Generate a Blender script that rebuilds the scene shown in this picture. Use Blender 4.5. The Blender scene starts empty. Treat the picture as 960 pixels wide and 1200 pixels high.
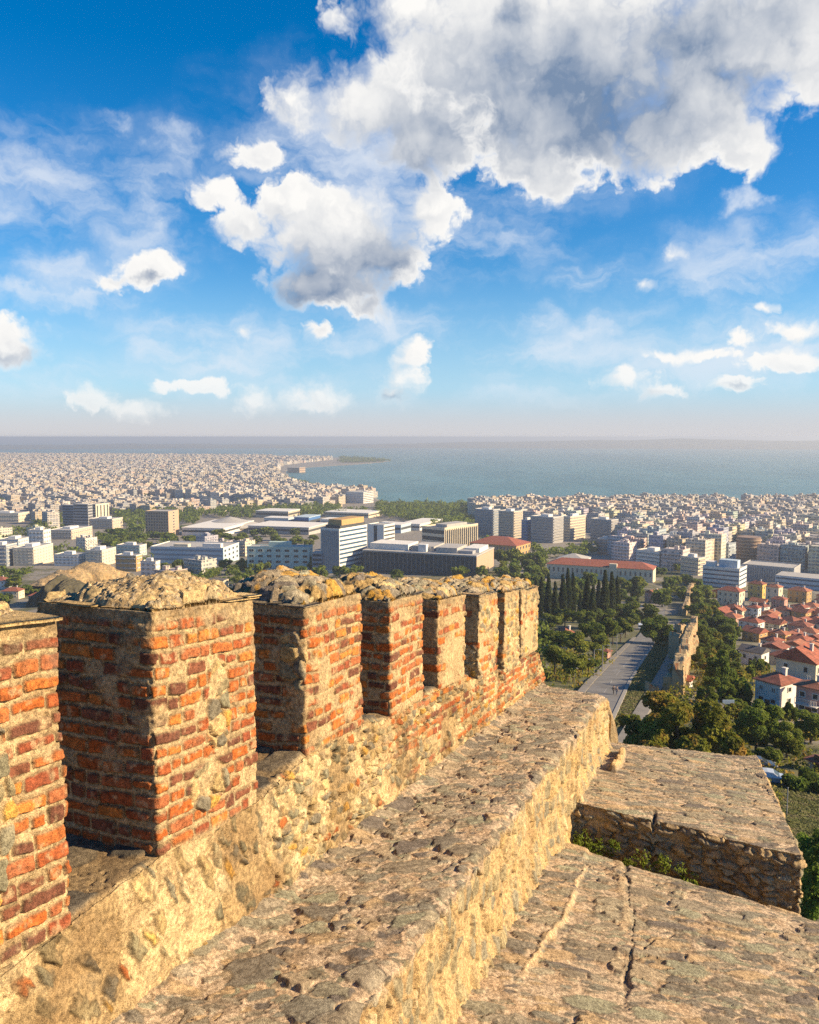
import bpy, math, random
import numpy as np
from mathutils import Vector, Matrix
SC = bpy.context.scene
COL = SC.collection
R = math.radians
# ------------------------------------------------------------------ camera frame (metres, eye at the origin, looking along +Y)
F, HY = 960.0, 512.0
PITCH = math.atan((600 - HY) / F)
CP, SP = math.cos(PITCH), math.sin(PITCH)
def ray(px, py):
    x = (px - 480) / F; z = -(py - 600) / F
    return np.array([x, CP + z * SP, -SP + z * CP])
def proj(x, y, z):
    yc = y * CP - z * SP; zc = y * SP + z * CP
    return 480 + F * x / yc, 600 - F * zc / yc

# ------------------------------------------------------------------ numpy noise
def h2(ix, iy, s=0):
    ix = np.asarray(ix).astype(np.int64); iy = np.asarray(iy).astype(np.int64)
    n = (ix * 374761393 + iy * 668265263 + int(s) * 1442695041) & 0x7fffffff
    n = ((n ^ (n >> 13)) * 1274126177) & 0x7fffffff
    n = ((n ^ (n >> 16)) * 1103515245) & 0x7fffffff
    return ((n ^ (n >> 15)) & 0xffffff) / float(0xffffff)
def vn(x, y, s=0):
    x = np.asarray(x, float); y = np.asarray(y, float)
    ix = np.floor(x); iy = np.floor(y); fx = x - ix; fy = y - iy
    fx = fx * fx * (3 - 2 * fx); fy = fy * fy * (3 - 2 * fy)
    a = h2(ix, iy, s); b = h2(ix + 1, iy, s); c = h2(ix, iy + 1, s); d = h2(ix + 1, iy + 1, s)
    return (a * (1 - fx) + b * fx) * (1 - fy) + (c * (1 - fx) + d * fx) * fy
def fbm(x, y, s=0, o=4):
    r = 0; a = .5; t = 0
    for k in range(o):
        r = r + a * vn(x, y, s + k * 17); t += a; x = x * 2.03 + 3.1; y = y * 2.03 + 1.7; a *= .5
    return r / t
def voro(x, y, s=0, jit=.85):
    x = np.asarray(x, float); y = np.asarray(y, float)
    cx = np.floor(x); cy = np.floor(y)
    d1 = np.full(x.shape, 9.); d2 = np.full(x.shape, 9.); idd = np.zeros(x.shape); ox = np.zeros(x.shape); oy = np.zeros(x.shape)
    for i in (-1, 0, 1):
        for j in (-1, 0, 1):
            gx = cx + i; gy = cy + j
            px = gx + .5 + (h2(gx, gy, s) - .5) * jit; py = gy + .5 + (h2(gx, gy, s + 7) - .5) * jit
            dx = x - px; dy = y - py; d = np.sqrt(dx * dx + dy * dy)
            m = d < d1
            d2 = np.where(m, d1, np.minimum(d2, d))
            idd = np.where(m, h2(gx, gy, s + 13), idd); ox = np.where(m, dx, ox); oy = np.where(m, dy, oy)
            d1 = np.where(m, d, d1)
    return d1, d2, idd, ox, oy
def ss(a, b, x):
    t = np.clip((x - a) / (b - a), 0, 1); return t * t * (3 - 2 * t)
def mixc(a, b, k):
    return a * (1 - k[..., None]) + b * k[..., None]
def pick(idv, pal):
    pal = np.array(pal, float); k = np.clip((idv * len(pal)).astype(int), 0, len(pal) - 1); return pal[k]

# ------------------------------------------------------------------ object helpers
def link(o, parent=None):
    COL.objects.link(o)
    if parent is not None: o.parent = parent
    return o
def tag(o, label=None, cat=None, group=None, kind=None):
    if label: o['label'] = label
    if cat: o['category'] = cat
    if group: o['group'] = group
    if kind: o['kind'] = kind
    return o
def empty(name, loc=(0, 0, 0), rz=0, parent=None):
    o = bpy.data.objects.new(name, None); o.location = loc; o.rotation_euler = (0, 0, rz); o.empty_display_size = .2
    return link(o, parent)
def mesh_np(name, V, Fq, mat, parent=None, col=None, smooth=True, mats=None, mi=None, loc=None):
    """one mesh object from numpy verts and an (n,3|4) face array, or a list of face arrays"""
    me = bpy.data.meshes.new(name)
    V = np.asarray(V, float)
    if not isinstance(Fq, list): Fq = [np.asarray(Fq)]
    Fq = [np.asarray(f, np.int32) for f in Fq if len(f)]
    me.vertices.add(len(V)); me.vertices.foreach_set('co', V.astype(np.float32).ravel())
    tot = np.concatenate([np.full(len(f), f.shape[1], np.int32) for f in Fq])
    idx = np.concatenate([f.ravel() for f in Fq])
    st = np.concatenate([[0], np.cumsum(tot)[:-1]]).astype(np.int32)
    me.loops.add(len(idx)); me.loops.foreach_set('vertex_index', idx)
    me.polygons.add(len(tot)); me.polygons.foreach_set('loop_start', st)
    try: me.polygons.foreach_set('loop_total', tot)
    except Exception: pass
    me.polygons.foreach_set('use_smooth', np.full(len(tot), bool(smooth)))
    for m in (mats or [mat]): me.materials.append(m)
    if mi is not None: me.polygons.foreach_set('material_index', np.asarray(mi, np.int32))
    if col is not None:
        a = me.color_attributes.new('Col', 'FLOAT_COLOR', 'POINT')
        c4 = np.ones((len(V), 4), np.float32); c4[:, :3] = col; a.data.foreach_set('color', c4.ravel())
    me.update(); me.validate()
    o = bpy.data.objects.new(name, me)
    if loc is not None: o.location = loc
    return link(o, parent)
def grid_faces(nu, nv, wrap=False):
    i = np.arange(nu if wrap else nu - 1)[:, None]; j = np.arange(nv - 1)[None, :]
    i2 = (i + 1) % nu
    return np.stack([i * nv + j + 0 * i, i2 * nv + j, i2 * nv + j + 1, i * nv + j + 1], -1).reshape(-1, 4)
class MB:
    """collects boxes / prisms / tubes and links them as ONE mesh"""
    def __init__(s): s.v = []; s.f = []; s.m = []
    def add(s, vs, fs, m=0):
        b = len(s.v); s.v += [tuple(p) for p in vs]; s.f += [tuple(b + i for i in f) for f in fs]; s.m += [m] * len(fs)
    def box(s, x0, x1, y0, y1, z0, z1, m=0):
        s.add([(x0, y0, z0), (x1, y0, z0), (x1, y1, z0), (x0, y1, z0), (x0, y0, z1), (x1, y0, z1), (x1, y1, z1), (x0, y1, z1)],
              [(0, 3, 2, 1), (4, 5, 6, 7), (0, 1, 5, 4), (1, 2, 6, 5), (2, 3, 7, 6), (3, 0, 4, 7)], m)
    def tube(s, p, q, r0, r1=None, n=8, m=0, cap=True):
        r1 = r0 if r1 is None else r1
        p = Vector(p); q = Vector(q); d = (q - p).normalized()
        a = d.orthogonal().normalized(); b = d.cross(a)
        vs = []
        for c, r in ((p, r0), (q, r1)):
            for k in range(n):
                t = 2 * math.pi * k / n; vs.append(c + a * (r * math.cos(t)) + b * (r * math.sin(t)))
        fs = [(k, (k + 1) % n, n + (k + 1) % n, n + k) for k in range(n)]
        if cap: fs += [tuple(range(n - 1, -1, -1)), tuple(range(n, 2 * n))]
        s.add(vs, fs, m)
    def lathe(s, prof, c=(0, 0, 0), n=16, m=0):
        vs = []; fs = []
        for (r, z) in prof:
            for k in range(n):
                t = 2 * math.pi * k / n; vs.append((c[0] + r * math.cos(t), c[1] + r * math.sin(t), c[2] + z))
        for i in range(len(prof) - 1):
            for k in range(n):
                fs.append((i * n + k, i * n + (k + 1) % n, (i + 1) * n + (k + 1) % n, (i + 1) * n + k))
        s.add(vs, fs, m)
    def build(s, name, mats, parent=None, smooth=False, loc=None, rz=0):
        me = bpy.data.meshes.new(name); me.from_pydata(s.v, [], s.f)
        for m in (mats if isinstance(mats, (list, tuple)) else [mats]): me.materials.append(m)
        me.polygons.foreach_set('material_index', s.m)
        if smooth: me.polygons.foreach_set('use_smooth', [True] * len(s.f))
        me.update()
        o = bpy.data.objects.new(name, me)
        if loc is not None: o.location = loc
        o.rotation_euler = (0, 0, rz)
        return link(o, parent)

# ------------------------------------------------------------------ node helper
class S:
    """a node socket with arithmetic"""
    def __init__(s, nt, k): s.nt = nt; s.k = k
    def _m(s, op, *a):
        n = s.nt.nodes.new('ShaderNodeMath'); n.operation = op
        for i, x in enumerate((s,) + a):
            if isinstance(x, S): s.nt.links.new(x.k, n.inputs[i])
            else: n.inputs[i].default_value = x
        return S(s.nt, n.outputs[0])
    def __add__(s, o): return s._m('ADD', o)
    def __sub__(s, o): return s._m('SUBTRACT', o)
    def __mul__(s, o): return s._m('MULTIPLY', o)
    def __truediv__(s, o): return s._m('DIVIDE', o)
    def rsub(s, a): return (s * -1.0) + a
    def max(s, o): return s._m('MAXIMUM', o)
    def min(s, o): return s._m('MINIMUM', o)
    def smax(s, o, d): return s._m('SMOOTH_MAX', o, d)
    def abs(s): return s._m('ABSOLUTE')
    def fract(s): return s._m('FRACT')
    def floor(s): return s._m('FLOOR')
    def gt(s, o): return s._m('GREATER_THAN', o)
    def lt(s, o): return s._m('LESS_THAN', o)
    def pow(s, o): return s._m('POWER', o)
    def clamp(s):
        r = s._m('ADD', 0.0); r.k.node.use_clamp = True; return r
    def step(s, a, b, t0=0.0, t1=1.0):
        n = s.nt.nodes.new('ShaderNodeMapRange'); n.interpolation_type = 'SMOOTHSTEP'
        s.nt.links.new(s.k, n.inputs[0])
        for i, x in enumerate((a, b, t0, t1)): n.inputs[i + 1].default_value = x
        return S(s.nt, n.outputs[0])
def vmath(nt, op, *a):
    n = nt.nodes.new('ShaderNodeVectorMath'); n.operation = op
    for i, x in enumerate(a):
        if isinstance(x, S): nt.links.new(x.k, n.inputs[i])
        else: n.inputs[i].default_value = x
    return S(nt, n.outputs['Value'] if op in ('LENGTH', 'DOT_PRODUCT') else n.outputs[0])
def comb(nt, x, y, z=0.0):
    n = nt.nodes.new('ShaderNodeCombineXYZ')
    for i, a in enumerate((x, y, z)):
        if isinstance(a, S): nt.links.new(a.k, n.inputs[i])
        else: n.inputs[i].default_value = a
    return S(nt, n.outputs[0])
def sep(nt, v):
    n = nt.nodes.new('ShaderNodeSeparateXYZ'); nt.links.new(v.k, n.inputs[0]); return [S(nt, n.outputs[i]) for i in range(3)]
def noise(nt, vec, scale=5, detail=3, rough=.5, dims='3D', w=None):
    n = nt.nodes.new('ShaderNodeTexNoise'); n.noise_dimensions = dims
    if vec is not None: nt.links.new(vec.k, n.inputs['Vector'])
    n.inputs['Scale'].default_value = scale; n.inputs['Detail'].default_value = detail; n.inputs['Roughness'].default_value = rough
    return S(nt, n.outputs[0])
def mix(nt, k, a, b, mode='MIX'):
    n = nt.nodes.new('ShaderNodeMix'); n.data_type = 'RGBA'; n.blend_type = mode
    for sock, x in ((n.inputs[0], k), (n.inputs[6], a), (n.inputs[7], b)):
        if isinstance(x, S): nt.links.new(x.k, sock)
        elif isinstance(x, (int, float)): sock.default_value = x
        else: sock.default_value = (*x, 1)
    return S(nt, n.outputs[2])
def new_mat(name):
    m = bpy.data.materials.new(name); m.use_nodes = True
    return m, m.node_tree, m.node_tree.nodes['Principled BSDF']
def setc(nt, sock, v):
    if isinstance(v, S): nt.links.new(v.k, sock)
    elif isinstance(v, (int, float)): sock.default_value = v
    else: sock.default_value = (*v, 1)
def attr(nt, name='Col'):
    n = nt.nodes.new('ShaderNodeAttribute'); n.attribute_name = name; return S(nt, n.outputs['Color'])
def coord(nt, which='Object'):
    n = nt.nodes.new('ShaderNodeTexCoord'); return S(nt, n.outputs[which])
def bump(nt, b, hgt, strength=.4, dist=.01):
    n = nt.nodes.new('ShaderNodeBump'); n.inputs['Strength'].default_value = strength; n.inputs['Distance'].default_value = dist
    nt.links.new(hgt.k, n.inputs['Height']); nt.links.new(n.outputs[0], b.inputs['Normal'])
def simple(name, colr, rough=.7, var=.25, scale=3.0, metal=0.0, bmp=0.0):
    """a plain painted / rendered surface with blotchy weathering"""
    m, nt, b = new_mat(name)
    c = coord(nt); n = noise(nt, c, scale, 5, .65)
    k = n.step(.3, .72)
    col = mix(nt, k, tuple(x * (1 - var) for x in colr), tuple(min(.95, x * (1 + var * .5)) for x in colr))
    setc(nt, b.inputs['Base Color'], col); b.inputs['Roughness'].default_value = rough; b.inputs['Metallic'].default_value = metal
    if bmp: bump(nt, b, n, .5, bmp)
    return m

# ------------------------------------------------------------------ camera, world, sun
cam_d = bpy.data.cameras.new('camera'); cam = bpy.data.objects.new('camera', cam_d); link(cam)
cam_d.sensor_fit = 'VERTICAL'; cam_d.sensor_height = 30.0; cam_d.sensor_width = 24.0; cam_d.lens = 30.0 * F / 1200
cam_d.clip_start = .05; cam_d.clip_end = 90000
cam.rotation_euler = (math.pi / 2 - PITCH, 0, 0)
SC.camera = cam
SUN_AZ, SUN_EL = R(98), R(26)
sv = Vector((math.sin(SUN_AZ) * math.cos(SUN_EL), math.cos(SUN_AZ) * math.cos(SUN_EL), math.sin(SUN_EL)))
sd = bpy.data.lights.new('sun', 'SUN'); sd.energy = 5.0; sd.angle = R(.55); sd.color = (1.0, .77, .47)
so = link(bpy.data.objects.new('sun', sd)); so.rotation_euler = sv.to_track_quat('Z', 'Y').to_euler()
so.location = (30, 10, 30)
SC.view_settings.view_transform = 'Standard'; SC.view_settings.look = 'None'; SC.view_settings.gamma = 1
EXPO = 1.08
SC.view_settings.exposure = EXPO
SC.view_settings.use_curve_mapping = False
SC.cycles.use_denoising = False
SC.cycles.max_bounces = 6; SC.cycles.diffuse_bounces = 3; SC.cycles.glossy_bounces = 2; SC.cycles.transparent_max_bounces = 8
SC.cycles.volume_bounces = 0
SC.cycles.sample_clamp_indirect = 6

def ae(px, py):
    d = ray(px, py); return math.atan2(d[0], d[1]), math.atan2(d[2], math.hypot(d[0], d[1]))
def build_world():
    w = bpy.data.worlds.new('World'); SC.world = w; w.use_nodes = True
    w.cycles.sampling_method = 'MANUAL'; w.cycles.sample_map_resolution = 512
    nt = w.node_tree; bg = nt.nodes['Background']
    sky = nt.nodes.new('ShaderNodeTexSky'); sky.sky_type = 'NISHITA'; sky.sun_disc = False
    sky.sun_elevation = SUN_EL; sky.sun_rotation = SUN_AZ; sky.altitude = 150; sky.air_density = 1.0; sky.dust_density = .3; sky.ozone_density = 3.0
    hs = nt.nodes.new('ShaderNodeHueSaturation'); hs.inputs['Saturation'].default_value = 1.45; hs.inputs['Hue'].default_value = .503; hs.inputs['Value'].default_value = 1.0
    nt.links.new(sky.outputs[0], hs.inputs['Color'])
    base = S(nt, hs.outputs[0])
    gen = coord(nt, 'Generated'); x, y, z = sep(nt, gen)
    az = x._m('ARCTAN2', y); el = z._m('ARCSINE')
    K = 180 / math.pi
    P = comb(nt, az * K, el * K)                     # degrees of azimuth and elevation
    def q(px, py, rx, ry):
        a, e = ae(px, py); s = .0597
        return a * K, e * K, max(rx, 4) * s, max(ry, 4) * s
    puffs = [(560, 50, 120, 85), (700, 50, 200, 115), (870, 45, 170, 85), (640, 140, 150, 75), (770, 150, 115, 62), (872, 172, 42, 36),
             (430, 125, 92, 58), (345, 118, 42, 34), (500, 165, 90, 48), (960, 25, 90, 85), (480, 10, 60, 40), (620, 190, 80, 30), (820, 110, 100, 60),
             (402, 282, 112, 74), (345, 240, 55, 38), (440, 300, 72, 46), (378, 335, 98, 32), (288, 262, 44, 26), (505, 248, 42, 36), (430, 362, 32, 18),
             (298, 178, 34, 17), (248, 226, 26, 22), (168, 318, 34, 18), (126, 330, 24, 13), (186, 304, 20, 17), (20, 388, 46, 18), (12, 412, 48, 20),
             (468, 446, 38, 28), (480, 418, 26, 26), (462, 460, 30, 16), (786, 302, 15, 11), (752, 334, 19, 7), (894, 360, 16, 7), (289, 388, 10, 9),
             (372, 390, 18, 12), (732, 444, 36, 15), (772, 458, 24, 9), (860, 452, 32, 9), (945, 384, 60, 12), (868, 395, 22, 10), (370, 468, 50, 22),
             (304, 474, 26, 22), (345, 460, 22, 16), (106, 468, 30, 18), (160, 480, 44, 12), (230, 452, 60, 9), (940, 422, 60, 14), (800, 416, 60, 8), (650, 214, 50, 22), (400, 20, 26, 20)]
    veil = [(40, 215, 130, 62), (215, 176, 26, 22), (138, 146, 28, 13), (80, 318, 56, 22), (30, 440, 80, 30), (550, 285, 130, 40), (470, 380, 150, 22), (690, 330, 40, 26), (880, 410, 150, 60), (900, 300, 120, 40), (640, 420, 140, 40), (250, 400, 130, 40), (180, 250, 60, 70), (600, 200, 160, 50),
            (700, 385, 60, 16), (620, 375, 40, 14), (130, 460, 160, 30), (350, 440, 90, 26), (790, 440, 120, 34), (890, 238, 26, 9), (380, 400, 70, 20), (420, 190, 160, 90), (850, 345, 110, 50), (60, 350, 110, 12), (120, 462, 150, 14), (330, 478, 130, 16), (620, 470, 190, 14), (900, 440, 130, 22), (240, 430, 120, 10)]
    dark = [(640, 90, 150, 50), (710, 140, 140, 50), (560, 150, 120, 50), (840, 35, 110, 32), (392, 338, 112, 44), (430, 305, 76, 36), (350, 318, 66, 30), (860, 95, 40, 22), (500, 195, 60, 24), (20, 420, 60, 10),
            (470, 468, 30, 8), (170, 328, 30, 6), (740, 462, 44, 6), (860, 460, 30, 4), (600, 20, 30, 20)]
    # shared turbulence
    wn = nt.nodes.new('ShaderNodeTexNoise'); wn.noise_dimensions = '2D'; wn.inputs['Scale'].default_value = .32; wn.inputs['Detail'].default_value = 5; wn.inputs['Roughness'].default_value = .58
    nt.links.new(P.k, wn.inputs['Vector'])
    warp = vmath(nt, 'SUBTRACT', S(nt, wn.outputs['Color']), (.5, .5, .5))
    def field(Pv, blobs, sm=.25, hard=1.0):
        f = None
        for b in blobs:
            a, e, rx, ry = q(*b)
            d = vmath(nt, 'MULTIPLY_ADD', Pv, (1 / rx, 1 / ry, 0), (-a / rx, -e / ry, 0))
            v = vmath(nt, 'LENGTH', d).rsub(1.0)
            if hard != 1.0: kk = min(1.0, max(.45, (rx * ry) ** .5 / 3.2)); v = v * kk + .26 * (1 - kk)       # keep small puffs from growing spikes
            f = v if f is None else f.smax(v, sm)
        return f
    def puffy(Pv):
        n1 = noise(nt, Pv, .34, 7, .51, '2D')
        vo = nt.nodes.new('ShaderNodeTexVoronoi'); vo.voronoi_dimensions = '2D'; vo.feature = 'SMOOTH_F1'; vo.inputs['Scale'].default_value = .62; vo.inputs['Detail'].default_value = 3.0
        vo.inputs['Roughness'].default_value = .6; vo.inputs['Smoothness'].default_value = .5
        nt.links.new(Pv.k, vo.inputs['Vector'])
        return (n1 - .5) * .54 + S(nt, vo.outputs['Distance']).rsub(.40) * .28
    def cloud(Pv, blobs=puffs):
        Pw = vmath(nt, 'MULTIPLY_ADD', warp, (2.3, 1.6, 0), Pv)
        t = puffy(Pw)
        return field(Pw, blobs, .22, .5) + t, t
    D0, t0 = cloud(P)
    D1, t1 = cloud(vmath(nt, 'ADD', P, (.75, .65, 0)))
    soft = noise(nt, P, .16, 2, .5, '2D')
    w_ = soft.step(.36, .64, .20, .72)
    alpha = ((D0 + .05) / w_).step(.0, 1.0)
    lit = ((D0 - D1) * 1.15 + .62).clamp()
    fd = field(vmath(nt, 'MULTIPLY_ADD', warp, (4.4, 3.0, 0), P), dark, .35) + (t0 * .38)
    dk = fd.step(-.62, .95)
    thick = D0.step(.0, .50)
    D2, t2 = cloud(vmath(nt, 'ADD', P, (2.0, 1.9, 0)), puffs[:20])
    lit2 = ((D0 - D2) * .55 + .62).clamp()
    det = D0.step(.22, .80, 1.0, .40)
    shade = ((lit.rsub(1.0) * .36 * thick * det) + (lit2.rsub(1.0) * .36 * thick) + dk * thick * (noise(nt, P, .21, 3, .5, '2D').step(.30, .70, .44, .86)) - t0 * .30 * thick * det - .03).clamp()
    white = (1.0, .985, .955); grey = (.20, .285, .43)
    ccol = mix(nt, shade, white, grey)
    # thin streaky high cloud
    Pst = vmath(nt, 'MULTIPLY', vmath(nt, 'MULTIPLY_ADD', warp, (3.2, 2.4, 0), P), (.34, .8, 0))
    st = noise(nt, Pst, .36, 8, .60, '2D')
    fv = field(vmath(nt, 'MULTIPLY_ADD', warp, (7, 3.5, 0), P), veil, .5)
    va = (fv.step(-.5, .8) * st.step(.32, .72) * .74).clamp() * el.step(.0, .10)
    # glow of the damp air near the horizon
    elc = el.max(0.0)
    hz = elc.step(0.0, .22, 1.0, 0.0)
    hz2 = elc.step(0.0, .060, 1.0, 0.0)
    s0 = mix(nt, hz * .70, vmath(nt, 'MULTIPLY', base, (SKY,) * 3), (.36, .60, .88))
    s0 = mix(nt, hz2 * .88, s0, (.655, .625, .635))
    s1 = mix(nt, va, s0, (.78, .83, .90))
    fade = elc.step(.0, .11, .58, 1.0)
    s2 = mix(nt, alpha * fade, s1, vmath(nt, 'MULTIPLY', ccol, (.95,) * 3))
    s2 = mix(nt, el.step(-.10, -.03, 1.0, 0.0), s2, (.10, .09, .07))
    # everything above was written as finished radiance: undo the background strength and the exposure
    setc(nt, bg.inputs['Color'], vmath(nt, 'MULTIPLY', s2, (EXK / SKYGAIN,) * 3)); bg.inputs['Strength'].default_value = SKYGAIN
SKY = .15; SKYGAIN = .1; EXK = 2 ** -(EXPO - .06)
build_world()
# ================================================================== the ruined rampart in front
HD = np.array([math.sin(R(21.36)), math.cos(R(21.36))])         # along the wall, downhill
ND = np.array([HD[1], -HD[0]])                                   # to the right of it
P0 = np.array([-1.275, 4.0])
def TN(t, n): return P0[0] + HD[0] * t + ND[0] * n, P0[1] + HD[1] * t + ND[1] * n
def mat_masonry():
    m, nt, b = new_mat('masonry')
    c = coord(nt); a = attr(nt)
    n1 = noise(nt, c, 38, 5, .7); n2 = noise(nt, c, 190, 3, .7); n3 = noise(nt, c, 6, 4, .6)
    col = mix(nt, 1.0, a, mix(nt, n1.step(.30, .70), (.52, .50, .48), (1.34, 1.32, 1.26)), 'MULTIPLY')
    col = mix(nt, 1.0, col, mix(nt, n2.step(.34, .62), (.55, .53, .50), (1.26, 1.25, 1.22)), 'MULTIPLY')
    col = mix(nt, n3.step(.52, .8) * .35, col, (.17, .15, .12))
    setc(nt, b.inputs['Base Color'], col); b.inputs['Roughness'].default_value = .92
    b.inputs['Specular IOR Level'].default_value = .25
    bump(nt, b, n1 * .6 + n2 * .5, .9, .016)
    return m
M_MAS = mat_masonry()
MORTAR = np.array([.46, .35, .205]); PLASTER = np.array([.53, .41, .235])
BRICKS = [(.42, .125, .035), (.50, .165, .04), (.36, .10, .035), (.46, .15, .045), (.30, .085, .04), (.55, .21, .05), (.22, .085, .05), (.40, .14, .06), (.17, .07, .045), (.47, .13, .03)]
STONES = [(.30, .25, .15), (.22, .205, .14), (.42, .31, .15), (.55, .40, .20), (.25, .23, .165), (.50, .30, .075), (.34, .27, .17), (.60, .49, .30), (.19, .17, .13)]
SLATES = [(.24, .205, .155), (.30, .26, .20), (.19, .17, .14), (.32, .28, .205), (.26, .24, .18), (.37, .30, .21), (.23, .215, .175), (.42, .31, .19), (.16, .14, .125), (.28, .275, .20)]
def bricks(u, v, seed, ch=.079, lens=(.09, .11, .14, .18, .22), jv=.025, ju=.020):
    vw = v + .034 * (fbm(u * 3, v * 3, seed + 5, 3) - .5) + .006 * (vn(u * 14, v * 14, seed + 6) - .5)
    uw = u + .012 * (vn(u * 11, v * 11, seed + 8) - .5)
    row = np.floor(vw / ch).astype(int)
    left = np.zeros(u.shape); right = np.zeros(u.shape); bid = np.zeros(u.shape)
    for r in np.unique(row):
        rr = random.Random(int(r) * 7919 + seed)
        b = [-1.0 + rr.random() * .2]; kind = rr.random()
        while b[-1] < uw.max() + .3: b.append(b[-1] + rr.choice(lens) * (.9 + .2 * rr.random()))
        b = np.array(b); m = row == r
        k = np.clip(np.searchsorted(b, uw[m]), 1, len(b) - 1)
        left[m] = b[k - 1]; right[m] = b[k]; bid[m] = k
    du = np.minimum(uw - left, right - uw) - ju / 2
    fv = vw - row * ch + .012 * (h2(row, bid, seed + 4) - .5)
    jj = jv * (.6 + 1.1 * h2(row, bid, seed + 3))
    dv = np.minimum(fv, ch - fv) - jj / 2
    r = .010
    e = np.where((du < r) & (dv < r), r - np.sqrt(np.maximum(r - du, 0) ** 2 + np.maximum(r - dv, 0) ** 2), np.minimum(du, dv))
    cu = (uw - (left + right) / 2); cv = fv - ch / 2
    return e, h2(row, bid, seed + 11), h2(row, bid, seed + 12), h2(row, bid, seed + 14), cu, cv, row
def mortar(u, v, seed):
    g = fbm(u * 16, v * 16, seed, 5); g2 = fbm(u * 5, v * 5, seed + 31, 3)
    h = (g - .5) * .016 + (g2 - .5) * .012
    pit = ss(.72, .80, vn(u * 45, v * 45, seed + 9)) * ss(.4, .6, vn(u * 9, v * 9, seed + 19))
    h = h - .008 * pit
    col = MORTAR * (.80 + .4 * fbm(u * 7, v * 7, seed + 3, 4))[..., None]
    col = mixc(col, col * np.array([.8, .76, .74]), ss(.55, .75, fbm(u * 3, v * 3, seed + 41, 3)))
    return h, col
def stones(u, v, seed, su, sv, keep, gap, prot, pal, tilt=.0, edge=.05, warp=.25, grain=None, lean=0.0, la=(1., 0.)):
    """embedded stones: returns mask, height, colour"""
    uu = u / su + warp * (fbm(u / su * 1.3, v / sv * 1.3, seed + 2, 3) - .5) * 2; vv = v / sv + warp * (fbm(u / su * 1.3 + 9, v / sv * 1.3, seed + 4, 3) - .5) * 2
    d1, d2, idd, ox, oy = voro(uu, vv, seed)
    e = (d2 - d1) * .5 - gap * (.6 + .8 * ((idd * 37) % 1)) + .06 * (fbm(u * 25, v * 25, seed + 6, 3) - .5)
    k = ss(-.01, edge, e) * (((idd * 91.7) % 1) < keep)
    a1 = ((idd * 53.3) % 1) - .5; a2 = ((idd * 17.9) % 1) - .5
    rough = (fbm(u * 22, v * 22, seed + 8, 4) - .5)
    h = prot * (.35 + .9 * ((idd * 29.1) % 1)) + tilt * (a1 * ox + a2 * oy) + rough * .3 * prot + .35 * prot * np.minimum(e, .3) / .3
    if lean: h = h - lean * ((idd * 43.7) % 1) * (ox * la[0] + oy * la[1])
    c = pick((idd * 71.3) % 1, pal) * (.78 + .44 * fbm(u * 13, v * 13, seed + 10, 4))[..., None]
    if grain is not None:
        gsc, gan = grain; gu = u * math.cos(gan) + v * math.sin(gan); gv = -u * math.sin(gan) + v * math.cos(gan)
        g = fbm(gu * gsc * .14, gv * gsc, seed + 15, 3); h = h + (g - .5) * prot * .55
        c = c * (.72 + .56 * g)[..., None]
    return k, h, c
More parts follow.
